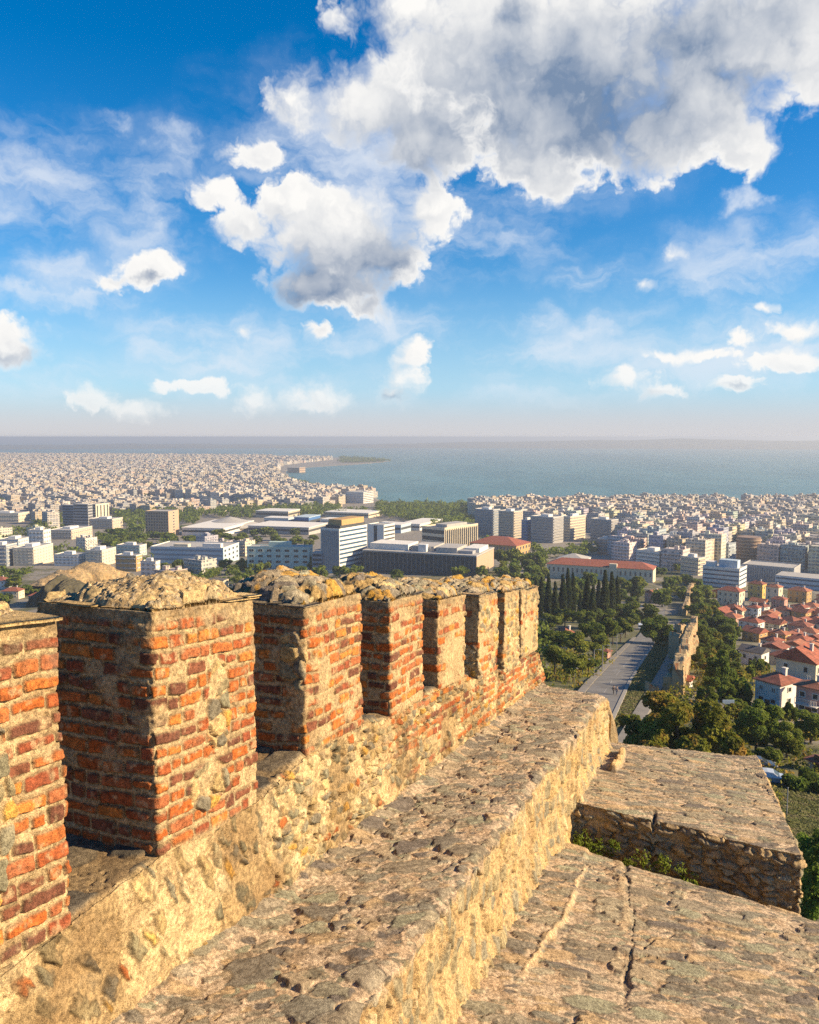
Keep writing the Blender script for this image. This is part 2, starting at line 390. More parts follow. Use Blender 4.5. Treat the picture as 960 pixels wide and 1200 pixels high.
def merlon_face(u, v, H, seed, style, patches=()):
    h, col = mortar(u, v, seed)
    e, r1, r2, r3, cu, cv, row = bricks(u, v, seed, ch=.082 if style < 2 else .092)
    pres = np.where(r1 < (.05, .12, .34, .55)[style], 0., 1.)
    if style >= 2:
        rowr = h2(row, row * 0, seed + 77); pres = pres * np.where(rowr < (.0, .0, .30, .50)[style], 0, 1)
    k = ss(-.0025, .0035, e + .017 * (fbm(u * 26, v * 26, seed + 20, 5) - .5)) * pres
    rim = ss(-.010, -.001, e) * ss(.006, .0, e) * pres
    hb = .003 + .011 * r2 + (fbm(u * 26, v * 26, seed + 21, 4) - .5) * .011 + (r3 - .5) * .06 * cu + (r1 - .5) * .16 * cv
    cb = pick(r3, BRICKS) * (.72 + .5 * fbm(u * 18, v * 18, seed + 22, 4))[..., None]
    cb = mixc(cb, np.array([.52, .40, .24]), ss(.62, .78, fbm(u * 21, v * 21, seed + 25, 3)) * .55)
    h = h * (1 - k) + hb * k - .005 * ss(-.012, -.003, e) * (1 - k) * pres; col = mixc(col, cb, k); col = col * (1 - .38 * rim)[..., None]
    sm = ss(.64, .73, fbm(u * 4.2, v * 4.2, seed + 26, 5)) * .85; hm, cm_ = mortar(u, v, seed + 27); h = h * (1 - sm) + (hm + .010) * sm; col = mixc(col, cm_, sm)
    # rubble set among the bricks
    km = np.zeros(u.shape)
    if style >= 1: km = np.maximum(km, ss((0, .68, .52, .44)[style], (0, .72, .58, .5)[style], fbm(u * 3.1, v * 3.1, seed + 50, 3)))
    for (pu, pv, ru, rv) in patches:
        dd = np.sqrt(((u - pu) / ru) ** 2 + ((v - pv) / rv) ** 2) + .5 * (fbm(u * 9, v * 9, seed + 55, 3) - .5)
        km = np.maximum(km, ss(1.02, .95, dd))
    if km.max() > 0:
        h0, c0 = mortar(u, v, seed + 60)
        ks, hs, cs = stones(u, v, seed + 61, .13 if style < 2 else .10, .11 if style < 2 else .075, .8, .06, .02, STONES, .02)
        hh = h0 * (1 - ks) + hs * ks; cc = mixc(c0 * 1.04, cs, ks)
        h = h * (1 - km) + hh * km; col = mixc(col, cc, km)
    # lower and upper courses bleed into mortar
    edge = np.maximum(ss(.05, .0, v + .05 * (fbm(u * 8, v * 8, seed + 70, 3) - .5)), ss(H - .075, H - .03, v + .05 * (fbm(u * 8, v * 8, seed + 71, 3) - .5)))
    h1, c1 = mortar(u, v, seed + 72); h = h * (1 - edge) + h1 * edge; col = mixc(col, c1 * np.array([.86, .84, .82]), edge)
    lich = ss(H - .22, H, v + .2 * (fbm(u * 6, v * 6, seed + 73, 4) - .5)) * .5
    col = mixc(col, np.array([.20, .165, .115]), lich * ss(.4, .6, fbm(u * 24, v * 24, seed + 74, 3)))
    return h, col

TH = .76
MER = [  # t0, t1, z of foot at t0, z of top at t0, style
    (-1.62, -.60, -2.03, -.665, 0), (0.0, .93, -2.13, -.87, 0), (1.57, 2.48, -2.19, -1.15, 1), (3.06, 3.85, -2.40, -1.40, 1), (4.31, 5.20, -2.53, -1.62, 2),
    (5.72, 6.52, -2.82, -1.83, 2), (6.90, 7.66, -3.06, -2.01, 3), (7.82, 8.85, -3.09, -2.15, 3)]
SLP = -.112
wall = empty('parapet_wall', (*TN(-.3, -.35), -2.85), 0)
tag(wall, 'crenellated rampart of red brick and cream rubble running downhill beside the stone walkway', 'fortress wall')
WI = np.array([wall.location[0], wall.location[1], wall.location[2]])
def put(x, y, z): return np.stack([x - WI[0], y - WI[1], z - WI[2]], -1)
def make_merlon(i):
    t0, t1, zb, zt, style = MER[i]; H = zt - zb; seed = 100 + i * 37
    dist = math.hypot(*TN((t0 + t1) / 2, 0)); res = min(.014, max(.005, .0050 * dist / 4.1))
    L = t1 - t0; rc = .022
    # rounded rectangle from the back left corner: left side, front (n=0), far side, back
    pts = []
    def seg(a, b, nrm, n):
        for k in range(n): f = k / n; pts.append((a[0] + (b[0] - a[0]) * f, a[1] + (b[1] - a[1]) * f, nrm[0], nrm[1]))
    def arc(c, a0, n=5):
        for k in range(n): a = a0 + math.pi / 2 * k / n; pts.append((c[0] + rc * math.cos(a), c[1] + rc * math.sin(a), math.cos(a), math.sin(a)))
    nl = int((TH - 2 * rc) / res); nf = int((L - 2 * rc) / res)
    seg((t0, -TH + rc), (t0, -rc), (-1, 0), nl)
    for k in range(5): a = math.pi - math.pi / 2 * k / 5; pts.append((t0 + rc + rc * math.cos(a), -rc + rc * math.sin(a), math.cos(a), math.sin(a)))
    seg((t0 + rc, 0), (t1 - rc, 0), (0, 1), nf)
    for k in range(5): a = math.pi / 2 - math.pi / 2 * k / 5; pts.append((t1 - rc + rc * math.cos(a), -rc + rc * math.sin(a), math.cos(a), math.sin(a)))
    seg((t1, -rc), (t1, -TH + rc), (1, 0), max(12, nl // 3))
    for k in range(5): a = -math.pi / 2 * k / 5; pts.append((t1 - rc + rc * math.cos(a), -TH + rc + rc * math.sin(a), math.cos(a), math.sin(a)))
    seg((t1 - rc, -TH), (t0 + rc, -TH), (0, -1), max(12, nf // 4))
    for k in range(5): a = -math.pi / 2 - math.pi / 2 * k / 5; pts.append((t0 + rc + rc * math.cos(a), -TH + rc + rc * math.sin(a), math.cos(a), math.sin(a)))
    A = np.array(pts); nu = len(A)
    s = np.concatenate([[0], np.cumsum(np.hypot(*(np.roll(A[:, :2], -1, 0) - A[:, :2]).T))[:-1]])
    nv = int(H / res) + 1
    v = np.linspace(0, H, nv)
    U, Vv = np.meshgrid(s, v, indexing='ij')
    patches = [(TH + .50, .70, .10, .27), (TH + .40, .28, .16, .13)] if i == 1 else ([(TH + .55, .62, .16, .4)] if i == 0 else [])
    vc = Vv
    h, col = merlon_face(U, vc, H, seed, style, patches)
    low = (fbm(U * 2.2, Vv * 2.2, seed + 90, 3) - .5) * .035
    h = h + low
    corner = np.maximum(np.exp(-((U - TH) / .05) ** 2), np.exp(-((U - TH - L) / .05) ** 2)); h = h - corner * (.018 * ss(.5, .75, fbm(U * 3, Vv * 7, seed + 95, 4)) + .007 * ss(.4, .7, vn(U * 20, Vv * 16, seed + 96)))
    T = A[:, 0][:, None] + A[:, 2][:, None] * h; Nn = A[:, 1][:, None] + A[:, 3][:, None] * h
    x, y = TN(T, Nn); slope = SLP * (1 - .35 * (i in (2, 3)))
    z = zb + slope * (T - t0) + Vv - .02 * (1 - Vv / H)
    vs = put(x, y, z).reshape(-1, 3); fs = grid_faces(nu, nv, True)
    # flat top lid
    cx, cy = TN((t0 + t1) / 2, -TH / 2); lid = len(vs)
    vs = np.vstack([vs, put(np.array([cx]), np.array([cy]), np.array([zt + slope * L / 2]))]); col = np.vstack([col.reshape(-1, 3), [MORTAR]])
    top = np.arange(nu) * nv + nv - 1
    tri = np.stack([top, np.roll(top, -1), np.full(nu, lid)], -1)
    o = mesh_np('merlon', vs, [fs, tri], M_MAS, wall, col)
    # ---- rubble coping
    res2 = max(.008, res * 1.3); ov = .002
    a = np.arange(t0 - ov, t1 + ov, res2); b = np.arange(-TH - ov, ov, res2)
    TT, BB = np.meshgrid(a, b, indexing='ij')
    fa = (TT - (t0 - ov)) / (L + 2 * ov) * 2 - 1; fb = (BB + TH + ov) / (TH + 2 * ov) * 2 - 1
    if i == 1: fb = np.clip((BB + .34) / .37, -1, 1) if False else (BB + .34) / np.where(BB < -.34, .40, .355)
    peak = (.04, .105, .13, .115, .115, .11, .11, .10)[i]
    skew = (0, .12, -.05, .1, .15, .1, .1, .0)[i]
    rr = np.maximum(np.abs(fa - skew * (1 - fa * fa)) ** 2.4, 0) + np.abs(fb) ** 2.4
    prof = np.clip(1 - rr, 0, 1) ** (.62)
    wob = .65 + .7 * fbm(TT * 3.5, BB * 3.5, seed + 201, 4)
    g = fbm(TT * 14, BB * 14, seed + 205, 5)
    ang = (0, .5, .75, .6, .7, .6, .5, .6)[i]
    ta = TT * math.cos(ang) + BB * math.sin(ang); tb = -TT * math.sin(ang) + BB * math.cos(ang)
    if i < 2:
        ks, hs, cs = stones(TT, BB, seed + 210, .15, .10, .42, .07, .020, [(.42, .32, .17), (.24, .22, .18), (.33, .27, .17), (.48, .36, .18)], .09, .05, .4, grain=(26, 1.0))
        k5, h5, c5 = stones(TT, BB, seed + 240, .030, .028, .85, .08, .010, [(.44, .34, .2), (.30, .25, .17), (.5, .4, .26), (.24, .2, .15)], .01, .08)
        hs = hs * ks + h5 * k5 * (1 - ks); cs = mixc(c5, cs, ks); ks = np.maximum(ks, k5)
    else: ks, hs, cs = stones(ta, tb, seed + 210, .20, .06, .95, .04, .026, SLATES + [(.40, .25, .06), (.34, .24, .11), (.42, .33, .18)], .03, .04, .4, grain=(40, 0.0), lean=.07, la=(.2, 1.0))
    hz = peak * prof * wob + (g - .5) * .050 * np.clip(prof * 2, 0, 1) + ks * hs
    fb0 = (BB + TH + ov) / (TH + 2 * ov) * 2 - 1; edge = np.minimum(1 - np.abs(fa), 1 - np.abs(fb0)); lip = ss(0, .05, edge)
    hz = hz * (.3 + .7 * lip) + .012 * lip
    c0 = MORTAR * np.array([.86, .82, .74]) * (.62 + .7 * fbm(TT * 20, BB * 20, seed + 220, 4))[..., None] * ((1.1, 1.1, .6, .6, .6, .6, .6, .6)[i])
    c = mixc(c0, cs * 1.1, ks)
    if i >= 2:
        yl = ss(.60, .66, fbm(TT * 6, BB * 6, seed + 230, 4)); c = mixc(c, np.array([.46, .25, .03]), yl * .75)
    zz = zt + slope * (TT - t0) + hz + .004
    sh = 1 - .10 * fbm(TT * 7, BB * 7, seed + 250, 4) * ss(.25, .0, edge) + .03 * (vn(TT * 30, BB * 30, seed + 251) - .5) * ss(.1, 0, edge)
    TT = (t0 + t1) / 2 + (TT - (t0 + t1) / 2) * sh; BB = -TH / 2 + (BB + TH / 2) * sh
    x, y = TN(TT, BB); nu2, nv2 = TT.shape
    vt = put(x, y, zz).reshape(-1, 3); fq = grid_faces(nu2, nv2)
    # skirt so that the coping has thickness
    ring = np.concatenate([np.arange(nv2), np.arange(1, nu2) * nv2 + nv2 - 1, (nu2 - 1) * nv2 + np.arange(nv2 - 2, -1, -1), np.arange(nu2 - 2, 0, -1) * nv2])
    sk = vt[ring].copy(); sk[:, 2] -= .045 + .02 * vn(ring * .11, ring * 0, seed); base = len(vt)
    k = np.arange(len(ring)); k2 = (k + 1) % len(ring)
    fs2 = np.stack([ring[k], base + k, base + k2, ring[k2]], -1)
    cc = np.vstack([c.reshape(-1, 3), c.reshape(-1, 3)[ring] * .9])
    cp = mesh_np('coping', np.vstack([vt, sk]), [fq, fs2], M_MAS, o, cc)
    cp.matrix_parent_inverse = Matrix.Identity(4)
    # ---- flat slabs poking out under the rubble
    rr_ = random.Random(seed)
    slabs = {0: [(-1.3, -.62, -.30, .035, .0, .03), (-1.62, -1.28, -.2, .02, .0, .03)], 1: [(-.03, .14, -.60, -.36, .0, .020), (.62, .95, -.16, .022, .005, .018), (.80, .965, -.12, .03, .02, .016)]}.get(i)
    if slabs is None:
        slabs = []; tt = t0 - .03
        while tt < t1 - .1:
            w = .10 + .2 * rr_.random()
            if rr_.random() < .5: slabs.append((tt, min(tt + w, t1 + .012), -.2, .004 + .016 * rr_.random(), -.012 + .02 * rr_.random(), .016 + .014 * rr_.random()))
            tt += w + .01
        bb = -TH
        while bb < -.2:
            w = .10 + .2 * rr_.random()
            if rr_.random() < .5: slabs.append((t0 - .008 - .02 * rr_.random(), t0 + .2, bb, bb + w, -.008 + .02 * rr_.random(), .018 + .012 * rr_.random()))
            bb += w + .012
    vs = []; fs = []; cs = []
    for (ta0, ta1, b0, b1, dz, hh) in slabs:
        n1 = max(4, int((ta1 - ta0) / .025)); n2 = max(4, int((b1 - b0) / .025))
        a1, b1_ = np.meshgrid(np.linspace(ta0, ta1, n1), np.linspace(b0, b1, n2), indexing='ij')
        fx = np.abs(np.linspace(-1, 1, n1))[:, None]; fy = np.abs(np.linspace(-1, 1, n2))[None, :]
        jit = .022 * (vn(a1 * 19, b1_ * 19, seed + 300) - .5); a1 = a1 + jit * (fx > .9); b1_ = b1_ + .03 * (vn(a1 * 15, b1_ * 0 + 3, seed + 301) - .5) * (fy > .9)
        zc = zt + slope * (a1 - t0) + dz + .005 * (vn(a1 * 9, b1_ * 9, seed + 302) - .5)
        x, y = TN(a1, b1_)
        rnd = hh * .35 * ((fx > .95) | (fy > .95))
        up = put(x, y, zc + hh - rnd).reshape(-1, 3); dn = put(x, y, zc + rnd * .6).reshape(-1, 3)
        bse = sum(len(q) for q in vs); m_ = n1 * n2
        g1 = grid_faces(n1, n2); fs += [g1 + bse, g1[:, ::-1] + bse + m_]
        rg = np.concatenate([np.arange(n2), np.arange(1, n1) * n2 + n2 - 1, (n1 - 1) * n2 + np.arange(n2 - 2, -1, -1), np.arange(n1 - 2, 0, -1) * n2])
        k = np.arange(len(rg)); k2 = (k + 1) % len(rg)
        fs.append(np.stack([rg[k], bse * 0 + rg[k] + m_, rg[k2] + m_, rg[k2]], -1) + bse)
        vs += [up, dn]
        cc = np.array((.50, .37, .19) if i < 2 else rr_.choice(SLATES)) * (.8 + .4 * rr_.random())
        cs += [np.tile(cc, (2 * m_, 1))]
    mesh_np('coping_slab', np.vstack(vs), [np.vstack(fs)], M_MAS, o, np.vstack(cs))
for i in range(8): make_merlon(i)

ZB = np.array([(-2.3, -2.10), (-1.62, -2.12), (-.60, -2.14), (0, -2.135), (.93, -2.235), (1.57, -2.19), (2.48, -2.265), (3.06, -2.40), (3.85, -2.46), (4.31, -2.53), (5.2, -2.63), (5.72, -2.82), (6.52, -2.91), (6.9, -3.06), (7.66, -3.12), (7.82, -3.12), (8.85, -3.27), (9.1, -3.5), (9.45, -3.86)])
def zb_of(t): return np.interp(t, ZB[:, 0], ZB[:, 1])
def zf_of(t): return -2.81 + SLP * (t + .33)                    # surface of the walkway
def tgrid(a, b, r0, kmin=.3):
    out = [a]
    while out[-1] < b:
        d = max(1.6, math.hypot(*TN(out[-1], .5))); out.append(out[-1] + r0 * d / 4.0)
    out[-1] = b; return np.array(out)
def wall_body():
    tg = tgrid(-2.3, 9.45, .0065)
    nf = 120; ns = 70
    seed = 700
    # front face
    f = np.linspace(0, 1, nf); T, Fv = np.meshgrid(tg, f, indexing='ij')
    zb = zb_of(T); zf = zf_of(T) - .06
    Z = zf + (zb - zf) * Fv; v = Z - SLP * T
    h, col = mortar(T, v, seed); col = col * (PLASTER / MORTAR)
    h = h * 1.3 + (fbm(T * 4, v * 4, seed + 1, 4) - .5) * .05
    ua = T * .80 + v * .6; va_ = v * .80 - T * .6
    sk, sh, sc = stones(ua, va_, seed + 10, .095, .25, .55, .11, .012, STONES + [(.40, .13, .04), (.24, .22, .15), (.58, .40, .12), (.30, .27, .17)], .02, .13, .5, grain=(24, 1.57))
    sk = sk * ss(.26, .38, fbm(T * 6, v * 6, seed + 13, 4))
    fine, fh, fc = stones(T + .3 * v, v, seed + 20, .12, .068, .74, .09, .013, STONES + [(.40, .13, .04), (.55, .45, .26)], .03)
    region = ss(.50, .58, fbm(T * 1.1 + 3, v * 1.6, seed + 30, 3) + .16 * ss(.7, 1.6, T) - .40 * ss(.3, -.3, T))
    kk = sk * (1 - region) + fine * region; hh = sh * (1 - region) + fh * region; cc = mixc(sc, fc, region)
    h = h - .005 * region; col = mixc(col, col * .72, region * ss(.5, .62, fbm(T * 10, v * 10, seed + 35, 4)))
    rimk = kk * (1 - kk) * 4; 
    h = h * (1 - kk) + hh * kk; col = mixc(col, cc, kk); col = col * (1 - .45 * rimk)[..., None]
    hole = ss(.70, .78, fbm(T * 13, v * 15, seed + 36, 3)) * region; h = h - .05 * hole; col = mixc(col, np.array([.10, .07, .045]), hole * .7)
    # far stretch: brick courses banding through the rubble
    e, r1, r2, r3, cu, cv, row = bricks(T, v, seed + 40, ch=.085)
    rowr = h2(row, row * 0, seed + 41)
    kb = ss(-.004, .006, e + .012 * (fbm(T * 25, v * 25, seed + 42, 3) - .5)) * (r1 > .35) * (rowr > .55) * ss(2.5, 4.2, T) * ss(.15, .3, Fv)
    cb = pick(r3, BRICKS) * (.8 + .4 * fbm(T * 15, v * 15, seed + 43, 3))[..., None]
    h = h * (1 - kb) + (.012 + .01 * r2) * kb; col = mixc(col, cb, kb)
    st = ss(.50, .62, fbm(T * 2.4, v * 1.2, seed + 50, 5)); col = mixc(col, col * np.array([.56, .50, .44]), st * .75)
    sp = ss(.60, .68, fbm(T * 17, v * 17, seed + 52, 4)); col = mixc(col, np.array([.28, .20, .11]), sp * .6)
    toe = ss(.16, .02, Fv); h = h + .03 * toe * toe + .0 * h
    x, y = TN(T, h + .004)
    va = put(x, y, Z)
    # rounded lip and sill running to the back
    g = np.linspace(0, 1, ns) ** 1.4; T2, G = np.meshgrid(tg, g, indexing='ij')
    nn = -G * (TH + .04)
    hs, cs = mortar(T2, nn, seed + 60); cs = cs * np.array([.55, .53, .52])
    k2, h2_, c2 = stones(T2, nn, seed + 65, .33, .24, .8, .07, .022, [(.115, .10, .08), (.15, .13, .095), (.10, .09, .075), (.17, .14, .10)], .04, grain=(20, .4))
    hs = hs * (1 - k2) + h2_ * k2; cs = mixc(cs, c2, k2)
    lipz = ss(.0, .06, -nn)
    hf = h[:, -1][:, None]
    nn2 = nn + hf * (1 - ss(0, .05, -nn)) + .004
    Z2 = zb_of(T2) - .004 + hs * 1.0 * lipz + .012 * lipz
    cs = mixc(col[:, -1][:, None, :] + 0 * cs, cs, ss(.01, .05, -nn))
    x, y = TN(T2, nn2); vb = put(x, y, Z2)
    # back and far end
    x, y = TN(tg, tg * 0 - TH - .04); vback = put(x, y, np.full(len(tg), -12.0))[:, None, :]; cback = np.tile(MORTAR, (len(tg), 1, 1))
    V = np.concatenate([va, vb, vback], 1); C = np.concatenate([col, cs, cback], 1)
    nu, nv = V.shape[:2]
    V = V.reshape(-1, 3); fs = grid_faces(nu, nv)
    last = (nu - 1) * nv + np.arange(nv)
    c0 = np.array([[*TN(9.45, .0), -12.0]]) - WI
    V = np.vstack([V, c0]); C = np.vstack([C.reshape(-1, 3), [MORTAR]])
    tri = np.stack([last[:-1], last[1:], np.full(nv - 1, len(V) - 1)], -1)
    mesh_np('wall_base', V, [fs, tri], M_MAS, wall, C)
wall_body()

def paving(T, N, seed, size=(.20, .13), keep=.62, prot=.016, ang=.6, mort=(.50, .395, .29)):
    """flat slates of every size bedded in pale gritty mortar"""
    g = fbm(T * 14, N * 14, seed, 5); gr = vn(T * 70, N * 70, seed + 3)
    h = (g - .5) * .016 + (fbm(T * 2.2, N * 2.2, seed + 1, 3) - .5) * .045 + (gr - .5) * .006
    col = np.array(mort) * (.74 + .52 * fbm(T * 30, N * 30, seed + 4, 4))[..., None]
    col = mixc(col, np.array([.44, .30, .18]), ss(.5, .68, fbm(T * 5, N * 5, seed + 5, 4)) * .5)
    col = mixc(col, col * .62, ss(.60, .72, vn(T * 60, N * 60, seed + 6)) * .8)
    ca, sa = math.cos(ang), math.sin(ang)
    ta = T * ca + N * sa; tb = -T * sa + N * ca
    for (sc, kp, sd_, pr, ln) in ((.45, .45, 200, .5, .3), (.85, keep * .85, 100, .8, 1.1), (1.5, keep * .95, 0, 1.0, 1.5)):
        k, hs, cs = stones(ta, tb, seed + 10 + sd_, size[0] * sc, size[1] * sc, kp, .07, prot * pr, SLATES, prot * 1.6 * pr, .05, .38, grain=(30, .15), lean=prot * ln * pr, la=(ca, -sa * .6))
        hs = hs - .004
        k = k * ss(.10, .20, fbm(T * 7, N * 7, seed + 60 + sd_, 4))
        cover = ss(.60, .70, fbm(T * 4.5, N * 4.5, seed + 70 + sd_, 5)); k = k * (1 - cover * .85)
        h = h * (1 - k) + np.maximum(hs, h - .006) * k; col = mixc(col, cs, k)
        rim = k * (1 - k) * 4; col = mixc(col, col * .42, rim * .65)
    crk = ss(.014, .0, np.abs(fbm(T * 2.4, N * 2.4, seed + 44, 4) - .5)) * .6
    return h - .006 * crk, mixc(col, np.array([.12, .09, .07]), crk * .4)

ramp = empty('rampart_walkway', (*TN(4, .5), -3.3)); WR = np.array(ramp.location)
tag(ramp, 'sloping stone paved walkway with sunlit rubble edge beside the brick parapet', 'walkway')
def putr(x, y, z): return np.stack([x - WR[0], y - WR[1], z - WR[2]], -1)
TEND = 9.33
def walkway():
    tg = tgrid(-1.9, TEND, .0072); ng = np.linspace(-.06, 1.02, 170); seed = 900
    T, N = np.meshgrid(tg, ng, indexing='ij')
    h, col = paving(T, N, seed)
    wob = .06 * (fbm(T * 3.3, T * 0, seed + 70, 4) - .5) * 2 + .03 * (vn(T * 17, T * 0 + 2, seed + 71) - .5)
    fr = np.clip(N / 1.02, 0, 1)
    Nn = N + wob * fr ** 4
    round_ = -.035 * ss(.92, 1.02, N) ** 2
    endd = -.35 * ss(8.95, TEND, T + .25 * (N - .5)) ** 2
    rise = .05 * ss(.16, -.03, N)
    Z = zf_of(T) + h + round_ + endd + rise
    # right hand edge stays a little ragged
    x, y = TN(T, Nn); V = putr(x, y, Z); nu, nv = V.shape[:2]
    mesh_np('paving', V.reshape(-1, 3), [grid_faces(nu, nv)], M_MAS, ramp, col.reshape(-1, 3))
    # side face
    f = np.linspace(0, 1, 150); T2, Fv = np.meshgrid(tg, f, indexing='ij')
    ztop = Z[:, -1][:, None]; zbot = np.where(T2 < 5.7, lower_z(T2, 1.02), np.where(T2 < 6.3, -5.6, block_z(T2, 1.02))) - .12
    zbot = np.where(T2 > 9.4, -9, zbot)
    Zs = ztop + (zbot - ztop) * Fv; v = -Zs + SLP * T2
    h1, c1 = mortar(T2, v, seed + 100); c1 = c1 * np.array([1.02, .98, .90])
    h1 = h1 * 1.5 + (fbm(T2 * 5, v * 3, seed + 101, 4) - .5) * .06
    k, hs, cs = stones(T2 + .15 * v, v, seed + 110, .115, .17, .66, .08, .020, [(.42, .32, .18), (.36, .30, .18), (.50, .40, .24), (.30, .26, .17), (.46, .33, .16), (.25, .23, .17)], .04, grain=(22, 1.2))
    h1 = h1 * (1 - k) + hs * k; c1 = mixc(c1, cs, k)
    lip = ss(0, .05, Fv)
    Ns = (Nn[:, -1])[:, None] + h1 * lip - .01 * lip + .10 * Fv * Fv * ss(.4, 1, Fv)
    x, y = TN(T2, Ns); V = putr(x, y, Zs); nu, nv = V.shape[:2]
    c1 = mixc(col[:, -1][:, None, :] + 0 * c1, c1, ss(0, .08, Fv))
    mesh_np('side_wall', V.reshape(-1, 3), [grid_faces(nu, nv)], M_MAS, ramp, c1.reshape(-1, 3))
    # end wall that drops to the hillside
    n2 = np.linspace(-.1, 1.06, 60); zz = np.linspace(0, 1, 60); A, B = np.meshgrid(n2, zz, indexing='ij')
    ze = np.interp(A, ng, Z[-1]) ; Zv = ze + (-14 - ze) * B
    hh, cc = mortar(A, Zv, seed + 150); k, hs, cs = stones(A, Zv, seed + 160, .2, .14, .7, .1, .03, STONES, .04); cc = mixc(cc, cs, k); hh = hh + k * hs
    x, y = TN(TEND + hh * ss(0, .05, B) - .004, A); V = putr(x, y, Zv)
    mesh_np('end_wall', V.reshape(-1, 3), [grid_faces(60, 60)], M_MAS, ramp, cc.reshape(-1, 3))
def lower_z(t, n):
    z = -3.82 - .150 * (t - 1.5) - .12 * (n - 1.02)
    return z - .10 * ss(4.6, 5.7, np.asarray(t, float)) ** 2
def block_z(t, n): return -4.37 - .131 * (np.asarray(t, float) - 6.29) - .09 * (n - 1.02)
walkway()

low = empty('lower_terrace', (*TN(3, 3), -4.4)); WL = np.array(low.location)
tag(low, 'lower sloping terrace of rough slates with a long mortar crack, beneath the walkway edge', 'stone terrace')
def putl(x, y, z): return np.stack([x - WL[0], y - WL[1], z - WL[2]], -1)
def lower():
    tg = tgrid(-1.2, 5.66, .0085); ng = np.linspace(.9, 6.5, 560); seed = 1300
    T, N = np.meshgrid(tg, ng, indexing='ij')
    h, col = paving(T, N, seed, (.26, .12), .72, .019, 1.15, (.50, .395, .29))
    # pale mortar ridge and open crack running down the terrace
    def line(pts):
        p = np.array(pts); nl = np.interp(T, p[:, 0], p[:, 1]) + .05 * (fbm(T * 5, T * 0 + 7, seed + 80, 4) - .5); return N - nl
    d1 = line([(-1.2, 1.28), (2.2, 1.30), (3.6, 1.42), (4.8, 1.40), (5.7, 1.30)])
    rid = ss(.045, .010, np.abs(d1) + .03 * vn(T * 16, N * 16, seed + 81)) * ss(2.2, 2.6, T) * ss(.38, .5, fbm(T * 2.6, T * 0 + 3, seed + 82, 3)); h = h + .022 * rid * ss(-.02, .02, d1 * 0 + .02); col = mixc(col, np.array([.56, .42, .25]), rid * .8)
    step = ss(-.02, .02, d1) * ss(2.0, 3.0, T) * .03; h = h - step
    d2 = line([(-1.2, 2.2), (1.8, 2.1), (3.0, 2.03), (4.0, 1.97), (4.9, 1.80), (5.7, 1.72)])
    wd = .004 + .060 * ss(.3, .9, fbm(T * 2.1, T * 0, seed + 90, 4)) + .016 * (vn(T * 24, N * 24, seed + 91) - .5); wd = np.maximum(wd, .003)
    d2 = d2 + .06 * (fbm(T * 9, T * 0 + 5, seed + 92, 3) - .5); crk = ss(wd, wd * .35, np.abs(d2)) * ss(2.4, 2.9, T); br = ss(.014, .004, np.abs(N - 2.02 - .55 * (T - 3.4) + .1 * (fbm(T * 7, T * 0, seed + 93, 3) - .5))) * ss(3.4, 3.5, T) * ss(4.1, 3.9, T); crk = np.maximum(crk, br * .8); h = h - .024 * crk; col = mixc(col, np.array([.13, .105, .08]), crk * .65)
    rd = ss(.06, .02, np.abs(d2 + .07)) * ss(2.6, 3.2, T) * ss(.42, .55, fbm(T * 5, N * 5, seed + 94, 3)); col = mixc(col, np.array([.50, .38, .24]), rd * .5); h = h + .012 * rd
    Tn = T + .06 * (fbm(N * 2.5, N * 0, seed + 95, 4) - .5) * ss(5.0, 5.6, T) * 2
    Z = lower_z(T, N) + h - .12 * ss(5.45, 5.66, T) ** 2
    x, y = TN(Tn, N); V = putl(x, y, Z); nu, nv = V.shape[:2]
    V = V.reshape(-1, 3); fs = grid_faces(nu, nv)
    mesh_np('terrace_paving', V, [fs], M_MAS, low, col.reshape(-1, 3))
    zz = np.linspace(0, 1, 40); A, B = np.meshgrid(ng[::3], zz, indexing='ij')
    ze = Z[-1][::3][:, None]; Zv = ze + (-11 - ze) * B ** 1.6
    hh, cc = mortar(A, Zv, seed + 150); k, hs, cs = stones(A, Zv, seed + 160, .2, .13, .8, .1, .03, STONES, .04)
    cc = mixc(cc, cs, k); hh = hh + k * hs
    x, y = TN(Tn[-1][::3][:, None] + hh * ss(0, .03, B), A); V = putl(x, y, Zv)
    mesh_np('terrace_front', V.reshape(-1, 3), [grid_faces(*A.shape)], M_MAS, low, cc.reshape(-1, 3))
lower()

